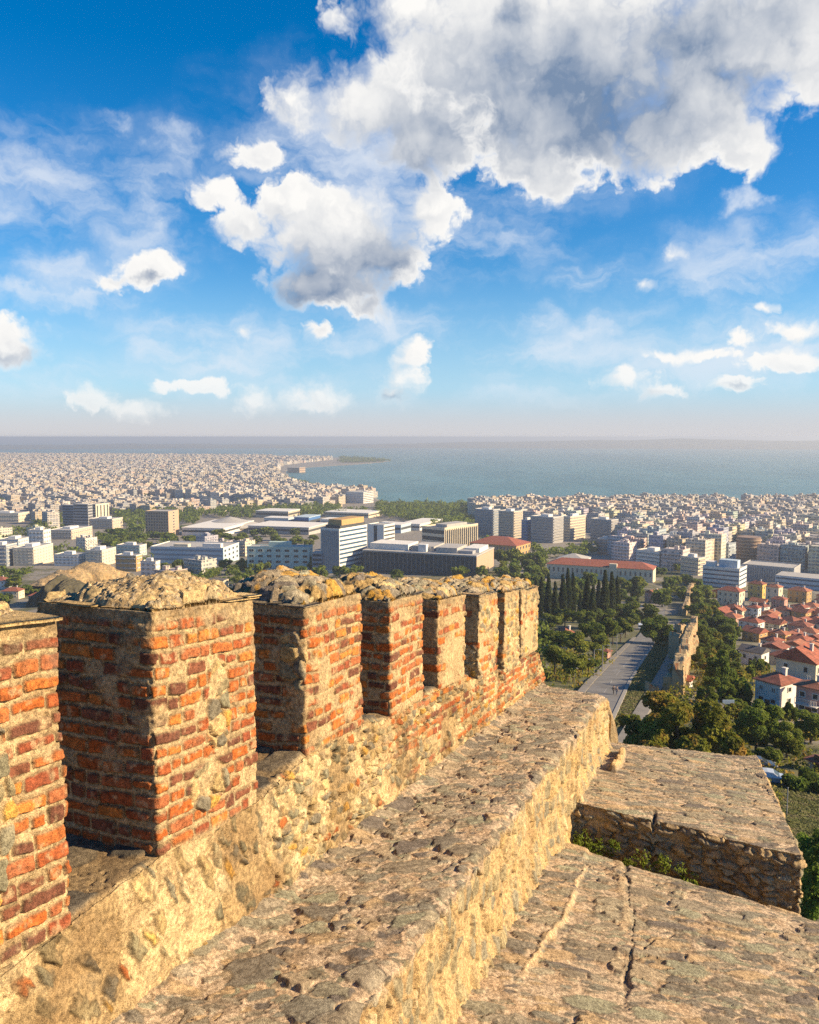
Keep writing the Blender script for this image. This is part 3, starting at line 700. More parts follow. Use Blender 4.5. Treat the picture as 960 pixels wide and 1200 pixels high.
blk = empty('stone_block', (*TN(8.3, 2.2), -5.0)); WB = np.array(blk.location)
tag(blk, 'flat topped rubble bastion with a shaded stone face, below the end of the walkway', 'bastion')
def putb(x, y, z): return np.stack([x - WB[0], y - WB[1], z - WB[2]], -1)
def block():
    seed = 1700
    ng = np.linspace(1.0, 3.52, 220); f = np.linspace(0, 1, 300)
    Fv, N = np.meshgrid(f, ng, indexing='ij')
    tfront = 6.30 + .03 * (N - 1.02); tback = 9.57 + .50 * (N - 1.02)
    T = tfront + (tback - tfront) * Fv
    Nn = np.where(N > 3.0, N - (N - 3.0) * .62 * Fv, N)
    h, col = paving(T, Nn, seed, (.24, .10), .72, .016, 1.2, (.50, .395, .29))
    d2 = N - (1.93 + .05 * (vn(T * 4, T * 0, seed + 5) - .5)); ck = ss(.03, .01, np.abs(d2)) * ss(6.75, 6.6, T); col = mixc(col, np.array([.08, .06, .05]), ck * .8); h = h - .04 * ck
    d3 = N - (1.30 + .06 * (vn(T * 6, T * 0, seed + 7) - .5)); rg = ss(.05, .03, np.abs(d3)) * ss(7.9, 8.0, T) * ss(9.1, 9.0, T); h = h + .10 * rg; col = mixc(col, np.array([.56, .40, .2]), rg * .9)
    Z = block_z(T, Nn) + h
    Tn = T + (.09 * (fbm(N * 4, N * 0, seed + 9, 4) - .5)) * ss(.06, 0, Fv)
    x, y = TN(Tn, Nn); V = putb(x, y, Z); nu, nv = V.shape[:2]
    mesh_np('bastion_top', V.reshape(-1, 3), [grid_faces(nu, nv)], M_MAS, blk, col.reshape(-1, 3))
    # front, right and back faces as one strip that hangs from the rim
    rim = [(Tn[0, j], Nn[0, j], Z[0, j], -1, 0) for j in range(nv)] + [(Tn[i, -1], Nn[i, -1], Z[i, -1], 0, 1) for i in range(1, nu)] + [(Tn[-1, j], Nn[-1, j], Z[-1, j], 1, 0) for j in range(nv - 2, -1, -1)]
    rim = np.array(rim); s = np.concatenate([[0], np.cumsum(np.hypot(*(rim[1:, :2] - rim[:-1, :2]).T))])
    dz = np.concatenate([np.linspace(0, 1.3, 150), np.linspace(1.4, 9, 30)]); Sg, Dz = np.meshgrid(s, dz, indexing='ij')
    hh, cc = mortar(Sg, Dz, seed + 100); cc = cc * .95
    k, hs, cs = stones(Sg, Dz, seed + 110, .19, .085, .9, .08, .028, [(.36, .27, .16), (.29, .225, .145), (.43, .32, .18), (.24, .20, .14), (.47, .34, .18), (.33, .30, .22)], .05, .07, .35, grain=(20, .1))
    rk = k * (1 - k) * 4; cc = cc * (1 - .5 * rk)[..., None]
    hh = hh * (1 - k) - .03 * (1 - k) + hs * k; cc = mixc(cc, cs, k)
    hh = hh * ss(0, .04, Dz) + .03 * ss(.05, .1, Dz) * ss(.2, .1, Dz)
    T2 = rim[:, 0][:, None] + rim[:, 3][:, None] * (hh); N2 = rim[:, 1][:, None] + rim[:, 4][:, None] * hh
    x, y = TN(T2, N2); V = putb(x, y, rim[:, 2][:, None] - Dz)
    mesh_np('bastion_face', V.reshape(-1, 3), [grid_faces(len(s), len(dz))], M_MAS, blk, cc.reshape(-1, 3))
block()
# ================================================================== terrain, sea, hills, air
RNG = random.Random(11)
TR = np.array([(0, -9.5), (15, -13), (30, -19), (45, -25.5), (60, -31), (96, -39), (130, -45), (170, -51), (250, -67), (350, -84), (500, -101), (700, -115), (1000, -128), (1500, -140.5), (1900, -146), (2600, -147.6), (60000, -148)])
SEA = -150.0
COAST = [(-700, 531.5), (-300, 531.5), (100, 532), (330, 535.5), (400, 536.5), (458, 541), (425, 544), (362, 548), (337, 552), (338, 558), (352, 567), (385, 574), (438, 577.5), (441, 586), (455, 590), (520, 592.5), (560, 594), (620, 594.5), (700, 593), (780, 593), (860, 593), (885, 595), (960, 593), (1300, 590), (1300, 3000), (-700, 3000)]
def inside(px, py, poly):
    px = np.asarray(px, float); py = np.asarray(py, float); c = np.zeros(px.shape, bool); n = len(poly)
    for i in range(n):
        x1, y1 = poly[i]; x2, y2 = poly[(i + 1) % n]
        if y1 == y2: continue
        m = ((y1 > py) != (y2 > py)) & (px < (x2 - x1) * (py - y1) / (y2 - y1) + x1); c ^= m
    return c
def base_z(r): return np.interp(np.log(np.maximum(r, 1.)), np.log(np.maximum(TR[:, 0], 1.)), TR[:, 1])
def terr(x, y):
    x = np.asarray(x, float); y = np.asarray(y, float)
    r = np.hypot(x, y); z = base_z(r)
    yc = y * CP - SEA * SP
    with np.errstate(all='ignore'):
        px, py = proj(x, y, SEA + 0 * x)
    land = np.where((yc > 50) & (r > 1500), inside(px, py, COAST), True)
    am = np.interp(r, [0, 60, 200, 800, 2000], [.2, .35, .5, 1.0, .0])
    z = z + am * (fbm(x / 23, y / 23, 5, 3) - .5) * 2
    return np.where(land, z, np.minimum(z, -157.))
def ground(px, py):
    d = ray(px, py); d = d / math.hypot(d[0], d[1])
    lo, prev = 2.0, 2.0
    for r in np.geomspace(6, 9000, 500):
        if d[2] * r < float(base_z(r)): break
        prev = r
    lo, hi = prev, r
    for _ in range(40):
        m = (lo + hi) / 2
        if d[2] * m < float(base_z(m)): hi = m
        else: lo = m
    x, y = d[0] * hi, d[1] * hi
    return float(x), float(y), float(terr(x, y))
def mat_ground():
    m, nt, b = new_mat('hillside_earth')
    c = coord(nt); n1 = noise(nt, c, .02, 6, .6); n2 = noise(nt, c, .3, 5, .65); n3 = noise(nt, c, 2.2, 4, .7)
    g = mix(nt, n2.step(.35, .65), (.045, .062, .018), (.10, .095, .035))
    g = mix(nt, n3.step(.45, .75) * .6, g, (.20, .155, .075))
    u = mix(nt, n2.step(.35, .65), (.15, .14, .125), (.27, .24, .20))
    ln = vmath(nt, 'LENGTH', c)
    setc(nt, b.inputs['Base Color'], mix(nt, (n1 + ln.step(350, 1400) * .30).step(.5, .62), g, u)); b.inputs['Roughness'].default_value = .95
    bump(nt, b, n3, .6, .15); return m
def terrain():
    az = np.concatenate([np.arange(-180, -42, 6.), np.arange(-42, -31, 1.), np.arange(-31, 31, .16), np.arange(31, 42, 1.), np.arange(42, 180, 6.)])
    rr = np.concatenate([[1.5], np.geomspace(5, 1300, 120), np.geomspace(1325, 9500, 190)])
    A, Rr = np.meshgrid(np.radians(az), rr, indexing='ij'); X = np.sin(A) * Rr; Y = np.cos(A) * Rr
    V = np.stack([X, Y, terr(X, Y)], -1).reshape(-1, 3)
    o = mesh_np('terrain', V, [grid_faces(len(az), len(rr), True)], mat_ground()); tag(o, 'steep green hillside falling away to the flat city beside the bay', kind='structure')
terrain()
def sea():
    m, nt, b = new_mat('sea_water')
    c = coord(nt); cs = vmath(nt, 'MULTIPLY', c, (1, .35, 1))
    n = noise(nt, cs, .012, 7, .68); n2 = noise(nt, cs, .0016, 4, .6); n3 = noise(nt, c, .09, 3, .6)
    setc(nt, b.inputs['Base Color'], mix(nt, (n * .5 + n2 * .5).step(.40, .60), (.035, .14, .17), (.065, .20, .235)))
    b.inputs['Roughness'].default_value = .42; b.inputs['IOR'].default_value = 1.33; b.inputs['Specular IOR Level'].default_value = .35
    bump(nt, b, n * 1.0 + n3 * .35, .55, 5.0)
    n_ = 96; V = [(0, 0, SEA)]
    for r in (1500, 4000, 12000, 42000):
        for k in range(n_): a = 2 * math.pi * k / n_; V.append((r * math.sin(a), r * math.cos(a), SEA))
    tri = [(0, 1 + (k + 1) % n_, 1 + k) for k in range(n_)]; q = []
    for j in range(3):
        for k in range(n_): q.append((1 + j * n_ + k, 1 + j * n_ + (k + 1) % n_, 1 + (j + 1) * n_ + (k + 1) % n_, 1 + (j + 1) * n_ + k))
    o = mesh_np('sea', V, [np.array(tri), np.array(q)], m); tag(o, 'calm hazy blue bay reaching to the far low coast', kind='structure')
sea()
def far_hills():
    m = simple('far_hill', (.10, .11, .08), .95, .3, .002)
    az = np.radians(np.arange(-44, 44, .2)); V = []
    d = np.degrees(az)
    top = 34 + 62 * ss(-8, 24, d) + 90 * (fbm(d * .16, d * 0, 3, 5) - .42) + 18 * ss(-10, -26, d)
    prof = [(10800, -2), (11400, .35), (12400, 1.0), (13600, .7), (15200, -2)]
    for i, a in enumerate(az):
        for (r, f) in prof: V.append((math.sin(a) * r, math.cos(a) * r, SEA + (max(4, top[i]) * f if f > 0 else -8)))
    o = mesh_np('far_hills', V, [grid_faces(len(az), len(prof))], m); tag(o, 'faint blue low hills along the far side of the bay', kind='structure')
far_hills()
def haze():
    m = bpy.data.materials.new('damp_air'); m.use_nodes = True; nt = m.node_tree; nt.nodes.clear()
    out = nt.nodes.new('ShaderNodeOutputMaterial'); v = nt.nodes.new('ShaderNodeVolumePrincipled')
    v.inputs['Color'].default_value = (.68, .76, .90, 1); v.inputs['Density'].default_value = HAZE; v.inputs['Anisotropy'].default_value = .25
    nt.links.new(v.outputs[0], out.inputs['Volume'])
    b = MB(); b.box(-24000, 24000, -3000, 30000, -162, 4.0)
    o = b.build('haze', m); tag(o, 'thin bluish evening haze lying over the city and the bay', kind='stuff')
HAZE = 1.4e-4
haze()

# ------------------------------------------------------------------ the road below the wall
M_ASPH = simple('asphalt', (.16, .155, .15), .85, .25, .25); M_PAVE = simple('pale_paving', (.20, .185, .165), .9, .2, .4); M_KERB = simple('kerb_stone', (.26, .245, .22), .9, .2, .7)
M_LINE = simple('road_paint', (.27, .265, .26), .7, .35, .5)
def strip(name, rows, mat, label, dz, n=60):
    """a ribbon laid on the ground between two image-left and image-right ground tracks"""
    rows = sorted(rows, key=lambda q: -q[0]); V = []; ys = np.linspace(rows[0][0], rows[-1][0], n)
    yy = [q[0] for q in rows][::-1]
    for y in ys:
        xl = np.interp(y, yy, [q[1] for q in rows][::-1]); xr = np.interp(y, yy, [q[2] for q in rows][::-1])
        for f in (0, .5, 1):
            g = ground(xl + (xr - xl) * f, y); V.append((g[0], g[1], float(base_z(math.hypot(g[0], g[1]))) + dz))
    V = np.array(V); L = len(V); dn = V - np.array([0, 0, .8])
    fs = [grid_faces(n, 3)]
    k = np.arange(n - 1)
    fs.append(np.stack([k * 3, (k + 1) * 3, (k + 1) * 3 + L, k * 3 + L], -1)); fs.append(np.stack([(k + 1) * 3 + 2, k * 3 + 2, k * 3 + 2 + L, (k + 1) * 3 + 2 + L], -1))
    o = mesh_np(name, np.vstack([V, dn]), fs, mat, smooth=False)
    if label: tag(o, label, kind='structure')
    return o
strip('road', [(900, 628, 690), (845, 662, 715), (802, 696, 735), (775, 721, 752), (758, 737, 763), (748, 746, 768), (735, 757, 775), (722, 764, 779), (705, 770, 782)], M_ASPH, 'grey two lane road descending the hill between trees and the old wall', .42)
strip('pavement', [(845, 650, 661.2), (802, 686, 695.4), (775, 713, 720.5), (758, 731, 736.6), (748, 742, 745.6)], M_PAVE, 'narrow pale pavement along the wooded side of the road', .56)
strip('kerb', [(870, 698, 704.5), (845, 715.4, 720.5), (802, 735.4, 739), (775, 752.3, 755), (758, 763.2, 765.4), (748, 768.2, 770)], M_KERB, 'pale kerb between the road and the grass strip', .55)
strip('path', [(880, 716, 742), (845, 738, 756), (805, 762, 778), (780, 776, 788), (756, 789, 796), (745, 795, 800)], M_PAVE, 'paved footpath on the grass strip below the ruined wall', .50)
for k in range(10):
    y0 = 846 - k * 10.5; y1 = y0 - 5.2
    xl = lambda y: np.interp(y, [735, 748, 758, 775, 802, 845], [766, 757, 750, 736.5, 715.5, 688.5])
    strip('road_marking', [(y0, xl(y0) - .45, xl(y0) + .45), (y1, xl(y1) - .42, xl(y1) + .42)], M_LINE, None, .432, 5)['kind'] = 'structure'
# ================================================================== buildings
def facade(name, use_attr, sx=3.3, sz=3.1, wfrac=.5, hfrac=.48, glass=(.05, .06, .075), roof=(.36, .34, .32), strength=.85):
    m, nt, b = new_mat(name)
    g = nt.nodes.new('ShaderNodeNewGeometry'); pos = S(nt, g.outputs['Position']); nrm = S(nt, g.outputs['True Normal'])
    tan = vmath(nt, 'CROSS_PRODUCT', nrm, (0, 0, 1)); u = vmath(nt, 'DOT_PRODUCT', pos, tan) / sx; x, y, z = sep(nt, pos); v = z / sz
    fu = u.fract(); fv = v.fract()
    wn = nt.nodes.new('ShaderNodeTexWhiteNoise'); wn.noise_dimensions = '3D'
    nz = sep(nt, nrm)
    nt.links.new(comb(nt, u.floor(), v.floor(), (nz[0] * 7.0).floor()).k, wn.inputs[0]); rnd = S(nt, wn.outputs[0])
    lw = 1 - wfrac
    win = fu.gt(lw / 2) * fu.lt(1 - lw / 2) * fv.gt(.28) * fv.lt(.28 + hfrac)
    big = rnd.gt(.62) * fu.gt(.08) * fu.lt(.92) * fv.gt(.30) * fv.lt(.86)
    win = win.max(big) * rnd.gt(.10)
    if use_attr: base = attr(nt)
    else:
        oi = nt.nodes.new('ShaderNodeObjectInfo'); base = S(nt, oi.outputs['Color'])
    n = noise(nt, pos, .35, 4, .6)
    wall = mix(nt, 1.0, base, mix(nt, n.step(.3, .7), (.78, .77, .76), (1.1, 1.1, 1.1)), 'MULTIPLY')
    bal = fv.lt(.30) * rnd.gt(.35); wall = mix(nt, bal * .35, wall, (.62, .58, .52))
    gl = mix(nt, rnd, glass, tuple(min(1, c * 3.2 + .03) for c in glass))
    wallw = mix(nt, win * strength, wall, gl)
    rf = mix(nt, n.step(.35, .65), tuple(c * .8 for c in roof), tuple(min(.8, c * 1.25) for c in roof))
    rf = mix(nt, .35, rf, base)
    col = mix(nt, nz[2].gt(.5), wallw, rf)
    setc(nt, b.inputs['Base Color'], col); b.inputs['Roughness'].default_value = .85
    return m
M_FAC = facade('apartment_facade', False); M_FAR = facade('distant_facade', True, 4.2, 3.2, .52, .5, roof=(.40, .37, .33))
TILE = simple('roof_tile', (.26, .075, .035), .9, .40, .9)
def tile_mat(name, c):
    m, nt, b = new_mat(name); o = coord(nt); g = nt.nodes.new('ShaderNodeNewGeometry')
    n = noise(nt, o, .8, 5, .7); n2 = noise(nt, o, 5, 3, .7)
    col = mix(nt, n.step(.3, .7), tuple(x * .6 for x in c), tuple(x * 1.25 for x in c)); col = mix(nt, n2.step(.5, .75) * .5, col, (.20, .12, .07))
    x, y, z = sep(nt, o); w = ((z * 3.4).fract() - .5).abs(); setc(nt, b.inputs['Base Color'], mix(nt, w.step(.36, .5) * .45, col, (.06, .03, .02))); b.inputs['Roughness'].default_value = .9
    bump(nt, b, n2, .6, .05); return m
T_RED = tile_mat('red_clay_tile', (.34, .10, .06)); T_BROWN = tile_mat('brown_clay_tile', (.26, .085, .055)); T_ORANGE = tile_mat('orange_clay_tile', (.39, .145, .08)); T_GREY = tile_mat('grey_sheet_roof', (.12, .115, .115))
TILES = [('red', T_RED), ('brown', T_BROWN), ('orange', T_ORANGE)]
M = {}
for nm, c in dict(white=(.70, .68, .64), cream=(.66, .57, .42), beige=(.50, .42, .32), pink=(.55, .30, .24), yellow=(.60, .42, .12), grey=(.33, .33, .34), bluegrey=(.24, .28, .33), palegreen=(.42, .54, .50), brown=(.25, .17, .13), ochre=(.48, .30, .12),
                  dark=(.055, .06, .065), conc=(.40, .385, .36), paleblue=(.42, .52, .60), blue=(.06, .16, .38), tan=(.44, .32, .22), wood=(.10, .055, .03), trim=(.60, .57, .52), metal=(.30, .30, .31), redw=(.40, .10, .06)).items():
    M[nm] = simple('render_' + nm, c, .85, .16, .5)
def glassmat(name, c):
    m, nt, b = new_mat(name); b.inputs['Base Color'].default_value = (*c, 1); b.inputs['Roughness'].default_value = .18; b.inputs['Specular IOR Level'].default_value = .5; return m
GLASS = glassmat('window_glass', (.03, .04, .05)); GLASSB = glassmat('blue_window_glass', (.04, .09, .16))
SITES = []            # (px, py, half width px) of everything placed by hand, so that the filler keeps off
NAMED = []            # landmarks that labels may point at: (px, py, phrase)
def keep(x0, x1, y0, y1): SITES.append((x0, x1, y0, y1))
keep(64, 158, 652, 702); keep(24, 84, 670, 696)
def corner(xc, yb, psi):
    g = ground(xc, yb); az = math.atan2(g[0], g[1]); return Vector(g), math.hypot(g[0], g[1]), -az + R(psi)
def dims(xc, yb, x0, x1, yt, psi):
    g, D, rz = corner(xc, yb, psi)
    depth = g[1] * CP - g[2] * SP
    a = (xc - x0) * depth / F / max(.2, math.cos(R(psi))); b = (x1 - xc) * depth / F / max(.2, abs(math.sin(R(psi))))
    d = ray(xc, yt); top = d[2] / d[1] * g[1]
    return g, rz, a, b, top - g[2]
WINC = {}
def win_mesh(w, h, frame, glass):
    key = (round(w, 2), round(h, 2), frame.name, glass.name)
    if key not in WINC:
        b = MB(); t = min(.14, w * .12)
        b.box(-w / 2 + t, w / 2 - t, -.03, .06, t, h - t, 1)
        b.box(-w / 2, w / 2, -.09, .06, 0, t, 0); b.box(-w / 2, w / 2, -.09, .06, h - t, h, 0)
        b.box(-w / 2, -w / 2 + t, -.088, .06, t, h - t, 0); b.box(w / 2 - t, w / 2, -.088, .06, t, h - t, 0)
        if w > 1.2: b.box(-.05, .05, -.07, .06, t, h - t, 0)
        o = b.build('window', [frame, glass]); WINC[key] = o.data; bpy.data.objects.remove(o)
    return WINC[key]
def windows(root, face, a, b, H, rows, cols, wf=.55, hf=.5, z0=.8, frame=None, glass=GLASS, name='window', u0=0, u1=None, top=.3):
    """rows x cols separate windows on the 'front' (y=0, x from -a to 0) or 'side' (x=0, y from 0 to b) wall"""
    L = a if face == 'front' else b; u1 = L if u1 is None else u1
    cw = (u1 - u0) / cols; fh = (H - z0 - top) / rows; w = cw * wf; h = fh * hf
    me = win_mesh(w, h, frame or M['trim'], glass)
    for r in range(rows):
        for c in range(cols):
            o = bpy.data.objects.new(name, me); u = u0 + (c + .5) * cw; z = z0 + r * fh + (fh - h) * .5
            if face == 'front': o.location = (-a + u, -.002, z)
            else: o.location = (.002, u, z); o.rotation_euler = (0, 0, math.pi / 2)
            link(o, root)
def slab(root, name, x0, x1, y0, y1, z0, z1, mat):
    b = MB(); b.box(x0, x1, y0, y1, z0, z1); return b.build(name, mat, root)
def bands(root, a, b, H, rows, z0, front=None, side=None, hf=.45, dep=.12, name='window_band', m0=.6):
    fh = (H - z0 - .4) / rows
    for r in range(rows):
        z = z0 + r * fh + fh * (1 - hf) * .6
        if front: slab(root, name, -a + m0, -m0, -dep, .1, z, z + fh * hf, front)
        if side: slab(root, name, -.1, dep, m0, b - m0, z, z + fh * hf, side)
def parapet(root, a, b, H, mat, h=.9, t=.35):
    m = MB(); e = .12
    m.box(-a - e, e, -e, t, H, H + h); m.box(-a - e, e, b - t, b + e, H, H + h); m.box(-a - e, -a + t, t, b - t, H, H + h); m.box(e - t, e, t, b - t, H, H + h)
    m.build('parapet', mat, root)
def building(name, label, cat, x0, xc, x1, yt, yb, psi=-32, wall='white', phrase=None, pad=0, roof=None, group=None):
    g, rz, a, b, H = dims(xc, yb, x0, x1, yt, psi)
    r = empty(name, g, rz); tag(r, label, cat, group)
    m = MB(); m.box(-a, 0, 0, b, -6, H, 0)
    m.build('wall', M[wall] if isinstance(wall, str) else wall, r)
    slab(r, 'roof', -a + .05, -.05, .05, b - .05, H, H + .12, roof or M['conc'])
    keep(x0 - pad, x1 + pad, yt, yb + 3)
    if phrase: NAMED.append(((x0 + x1) / 2, (yt + yb) / 2, phrase))
    return r, a, b, H
def gable_roof(root, x0, x1, y0, y1, z, h, mat, over=.5, hip=True, name='roof', axis=0):
    x0 -= over; x1 += over; y0 -= over; y1 += over; m = MB(); t = .18
    if axis == 0:
        yr = (y0 + y1) / 2; k = min((y1 - y0) / 2, (x1 - x0) / 2 - .2) if hip else 0
        r0 = (x0 + k, yr, z + h); r1 = (x1 - k, yr, z + h)
        c = [(x0, y0, z), (x1, y0, z), (x1, y1, z), (x0, y1, z)]
        vs = c + [r0, r1] + [(p[0], p[1], p[2] - t) for p in c]
        fs = [(0, 1, 5, 4), (1, 2, 5), (2, 3, 4, 5), (3, 0, 4)]
    else:
        xr = (x0 + x1) / 2; k = min((x1 - x0) / 2, (y1 - y0) / 2 - .2) if hip else 0
        r0 = (xr, y0 + k, z + h); r1 = (xr, y1 - k, z + h)
        c = [(x0, y0, z), (x1, y0, z), (x1, y1, z), (x0, y1, z)]
        vs = c + [r0, r1] + [(p[0], p[1], p[2] - t) for p in c]
        fs = [(0, 1, 4), (1, 2, 5, 4), (2, 3, 5), (3, 0, 4, 5)]
    fs += [(1, 0, 6, 7), (2, 1, 7, 8), (3, 2, 8, 9), (0, 3, 9, 6), (6, 9, 8, 7)]
    m.add(vs, fs); return m.build(name, mat, root)

# ---- landmark buildings, left to right
def landmarks():
    W = M['trim']
    # three slab tower
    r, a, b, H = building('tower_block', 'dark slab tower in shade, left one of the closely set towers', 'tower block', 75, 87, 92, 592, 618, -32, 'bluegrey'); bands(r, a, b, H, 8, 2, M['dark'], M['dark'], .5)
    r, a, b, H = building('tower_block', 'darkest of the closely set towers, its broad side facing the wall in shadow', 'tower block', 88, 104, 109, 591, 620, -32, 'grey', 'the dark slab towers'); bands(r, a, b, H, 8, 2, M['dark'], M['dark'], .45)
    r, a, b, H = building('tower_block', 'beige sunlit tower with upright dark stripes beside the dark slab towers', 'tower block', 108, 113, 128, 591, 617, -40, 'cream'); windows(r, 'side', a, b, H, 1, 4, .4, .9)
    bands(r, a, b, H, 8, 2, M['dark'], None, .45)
    r, a, b, H = building('hotel_block', 'square brown office block with an orange sunlit end and a grid of small windows', 'office block', 172, 198, 210, 600, 629, -28, 'tan', 'the square brown office block'); windows(r, 'front', a, b, H, 8, 9, .55, .55, frame=M['brown'], z0=2)
    windows(r, 'side', a, b, H, 8, 1, .15, .5, z0=2); parapet(r, a, b, H, M['tan'])
    # arena with shallow conical roof
    g = ground(270, 621); D = g[1]; sc = D / F
    r = empty('sports_arena', g); tag(r, 'wide low arena under a shallow grey conical roof', 'arena'); rad = 36 * sc; NAMED.append((270, 612, 'the conical roofed arena'))
    m = MB(); m.lathe([(rad * .98, -3), (rad * .98, 5.5 * sc)], n=48); m.build('wall', M['beige'], r)
    m = MB(); m.lathe([(rad * 1.03, 5.2 * sc), (rad * 1.03, 6.2 * sc), (rad * .72, 9.5 * sc), (rad * .30, 13.5 * sc), (.5, 16 * sc)], n=48); m.build('roof', M['conc'], r, smooth=False)
    keep(230, 310, 604, 624)
    # exhibition halls: low white and blue sheds
    for (x0, xc, x1, yt, yb, w, lab) in ((345, 362, 376, 607, 619, 'blue', 'bright blue exhibition shed between pale flat roofs'), (310, 338, 346, 608, 618, 'paleblue', 'pale blue low hall next to the bright blue shed'), (376, 402, 412, 610, 618, 'white', 'low white hall to the right of the bright blue shed'),
                                     (290, 362, 385, 619, 627, 'conc', 'long pale flat hall in front of the bright blue shed'), (214, 262, 300, 620, 628, 'white', 'long white shed in front of the conical roofed arena'), (380, 432, 448, 602, 607, 'cream', 'long cream flat roofed hall near the sea front'),
                                     (438, 470, 482, 616, 625, 'paleblue', 'low blue glazed hall behind the banded white slab'), (468, 492, 520, 615, 622, 'white', 'white flat hall with deep overhang behind the finned library'), (300, 338, 352, 600, 607, 'beige', 'low beige hall beyond the conical roofed arena')):
        r, a, b, H = building('exhibition_hall', lab, 'hall', x0, xc, x1, yt, yb, -24, w); slab(r, 'roof_edge', -a - .6, .6, -.6, b + .6, H + .13, H + 1.1, M['white'] if w != 'blue' else M['paleblue'])
        bands(r, a, b, H, 1, 1.0, M['dark'], M['dark'], .35)
    # pale green hospital block
    r, a, b, H = building('office_block', 'pale green office block with a regular grid of dark windows and low roof hut', 'office block', 290, 363, 367, 642, 670, -12, 'palegreen', 'the pale green block'); windows(r, 'front', a, b, H, 4, 7, .55, .48, z0=.6, frame=M['white'], glass=GLASS)
    slab(r, 'roof_hut', -a * .66, -a * .32, 2, 9, H + .12, H + 4.4, M['palegreen']); parapet(r, a, b, H, M['palegreen'], .8)
    r, a, b, H = building('office_block', 'dark recessed annexe between the pale green block and tall banded slab', 'office block', 366, 378, 382, 648, 671, -14, 'bluegrey'); bands(r, a, b, H, 4, 1, M['dark'], None, .5)
    # tall white slab
    r, a, b, H = building('university_tower', 'tall white slab with sunlit floor bands, brown roof hut and grey ribbed end', 'university building', 376, 398, 432, 621, 672, -36, 'white', 'the tall banded white slab')
    bands(r, a, b, H, 9, 2.5, None, GLASSB, .42, .1)
    for k in range(9): slab(r, 'mullion', -a + a * (k + .5) / 9 - .22, -a + a * (k + .5) / 9 + .22, -.35, .1, 1, H - .5, M['conc'])
    slab(r, 'end_glazing', -a + .8, -.8, -.12, .1, 2, H - 1.2, M['bluegrey'])
    slab(r, 'roof_hut', -a * .8, -.5, b * .05, b * .95, H + .12, H + 3.2, M['dark']); slab(r, 'roof_hut', -a * .75, -1, b * .12, b * .92, H + 3.2, H + 8.0, M['ochre']); parapet(r, a, b, H, M['white'])
    r, a, b, H = building('university_tower', 'lower white slab with a dark upright slot, right of the tall banded slab', 'university building', 431, 450, 463, 616, 646, -32, 'white', 'the slotted white slab'); bands(r, a, b, H, 6, 1.5, None, M['dark'], .4)
    slab(r, 'dark_slot', -a * .62, -a * .42, -.12, .1, 2, H - .6, M['dark']); parapet(r, a, b, H, M['white'])
    # long dark glass building
    r, a, b, H = building('glass_building', 'long low dark glass building with cluttered white roof huts and a beige end', 'university building', 419, 558, 580, 653, 676, -16, 'dark', 'the long dark glass building')
    for k in range(26): slab(r, 'mullion', -a + a * (k + .5) / 26 - .12, -a + a * (k + .5) / 26 + .12, -.18, .1, .3, H - .2, M['grey'])
    slab(r, 'end_wall', -.2, .25, .6, b - .6, .3, H - .2, M['tan']); windows(r, 'side', a, b, H, 3, 8, .6, .5, z0=1)
    slab(r, 'roof_edge', -a - .4, .4, -.4, b + .4, H + .12, H + 1.3, M['conc'])
    for (u0, u1, v0, v1, hh, w) in ((.62, .97, .15, .6, 5, 'white'), (.40, .6, .2, .7, 4, 'conc'), (.18, .36, .1, .6, 4.4, 'conc'), (.02, .15, .3, .8, 3.5, 'white'), (.05, .28, .12, .3, 2.4, 'grey'), (.45, .52, .1, .2, 6, 'white')):
        slab(r, 'roof_hut', -a * u1, -a * u0, b * v0, b * v1, H + 1.3, H + 1.3 + hh, M[w])
    # library with fins
    r, a, b, H = building('library', 'cream library block with tall sunlit fins along its flank', 'library', 494, 521, 562, 620, 646, -38, 'cream', 'the finned cream library'); bands(r, a, b, H, 3, 1.5, M['dark'], None, .55)
    slab(r, 'side_glazing', -.1, .15, 1, b - 1, 2, H - 2, M['dark'])
    for k in range(16): slab(r, 'fin', .1, .9, b * (k + .5) / 16 - .35, b * (k + .5) / 16 + .35, 1.2, H - .6, M['cream'])
    slab(r, 'roof_hut', -a * .7, -a * .2, b * .2, b * .8, H + .12, H + 3.5, M['conc']); parapet(r, a, b, H, M['cream'], 1.4)
    # red roofed school
    r, a, b, H = building('school', 'yellow neoclassical building under a broad red tiled roof at the park edge', 'school', 549, 605, 622, 640, 655, -24, 'ochre', 'the yellow red roofed school'); windows(r, 'front', a, b, H, 2, 14, .45, .55); windows(r, 'side', a, b, H, 2, 5, .45, .55)
    gable_roof(r, -a, 0, 0, b, H + .13, 6.5, T_RED, .8)
    # long white school with red roof
    r, a, b, H = building('long_school', 'long white two storey school with red roof edge behind the cypresses', 'school', 640, 765, 771, 668, 684, -6, 'cream', 'the long white school'); windows(r, 'front', a, b, H, 1, 22, .4, .5, z0=2.5)
    gable_roof(r, -a, 0, 0, b, H + .13, 4.2, T_RED, .6); slab(r, 'centre_bay', -a * .40, -a * .33, -1.2, 2, -3, H + 3, M['cream'])
    r, a, b, H = building('villa', 'cream pedimented villa at the left end of the long white school', 'villa', 652, 684, 692, 657, 672, -15, 'white'); windows(r, 'front', a, b, H, 2, 6, .45, .55); gable_roof(r, -a, 0, 0, b, H + .13, 4, M['conc'], .6)
    # long white hospital and its sunlit end
    r, a, b, H = building('hospital_wing', 'long white hospital wing with blue shaded window rows and a cream end', 'hospital', 178, 262, 281, 643, 661, -22, 'paleblue', 'the long white hospital wing'); bands(r, a, b, H, 3, 1.2, M['bluegrey'], None, .42); windows(r, 'side', a, b, H, 3, 4, .4, .5)
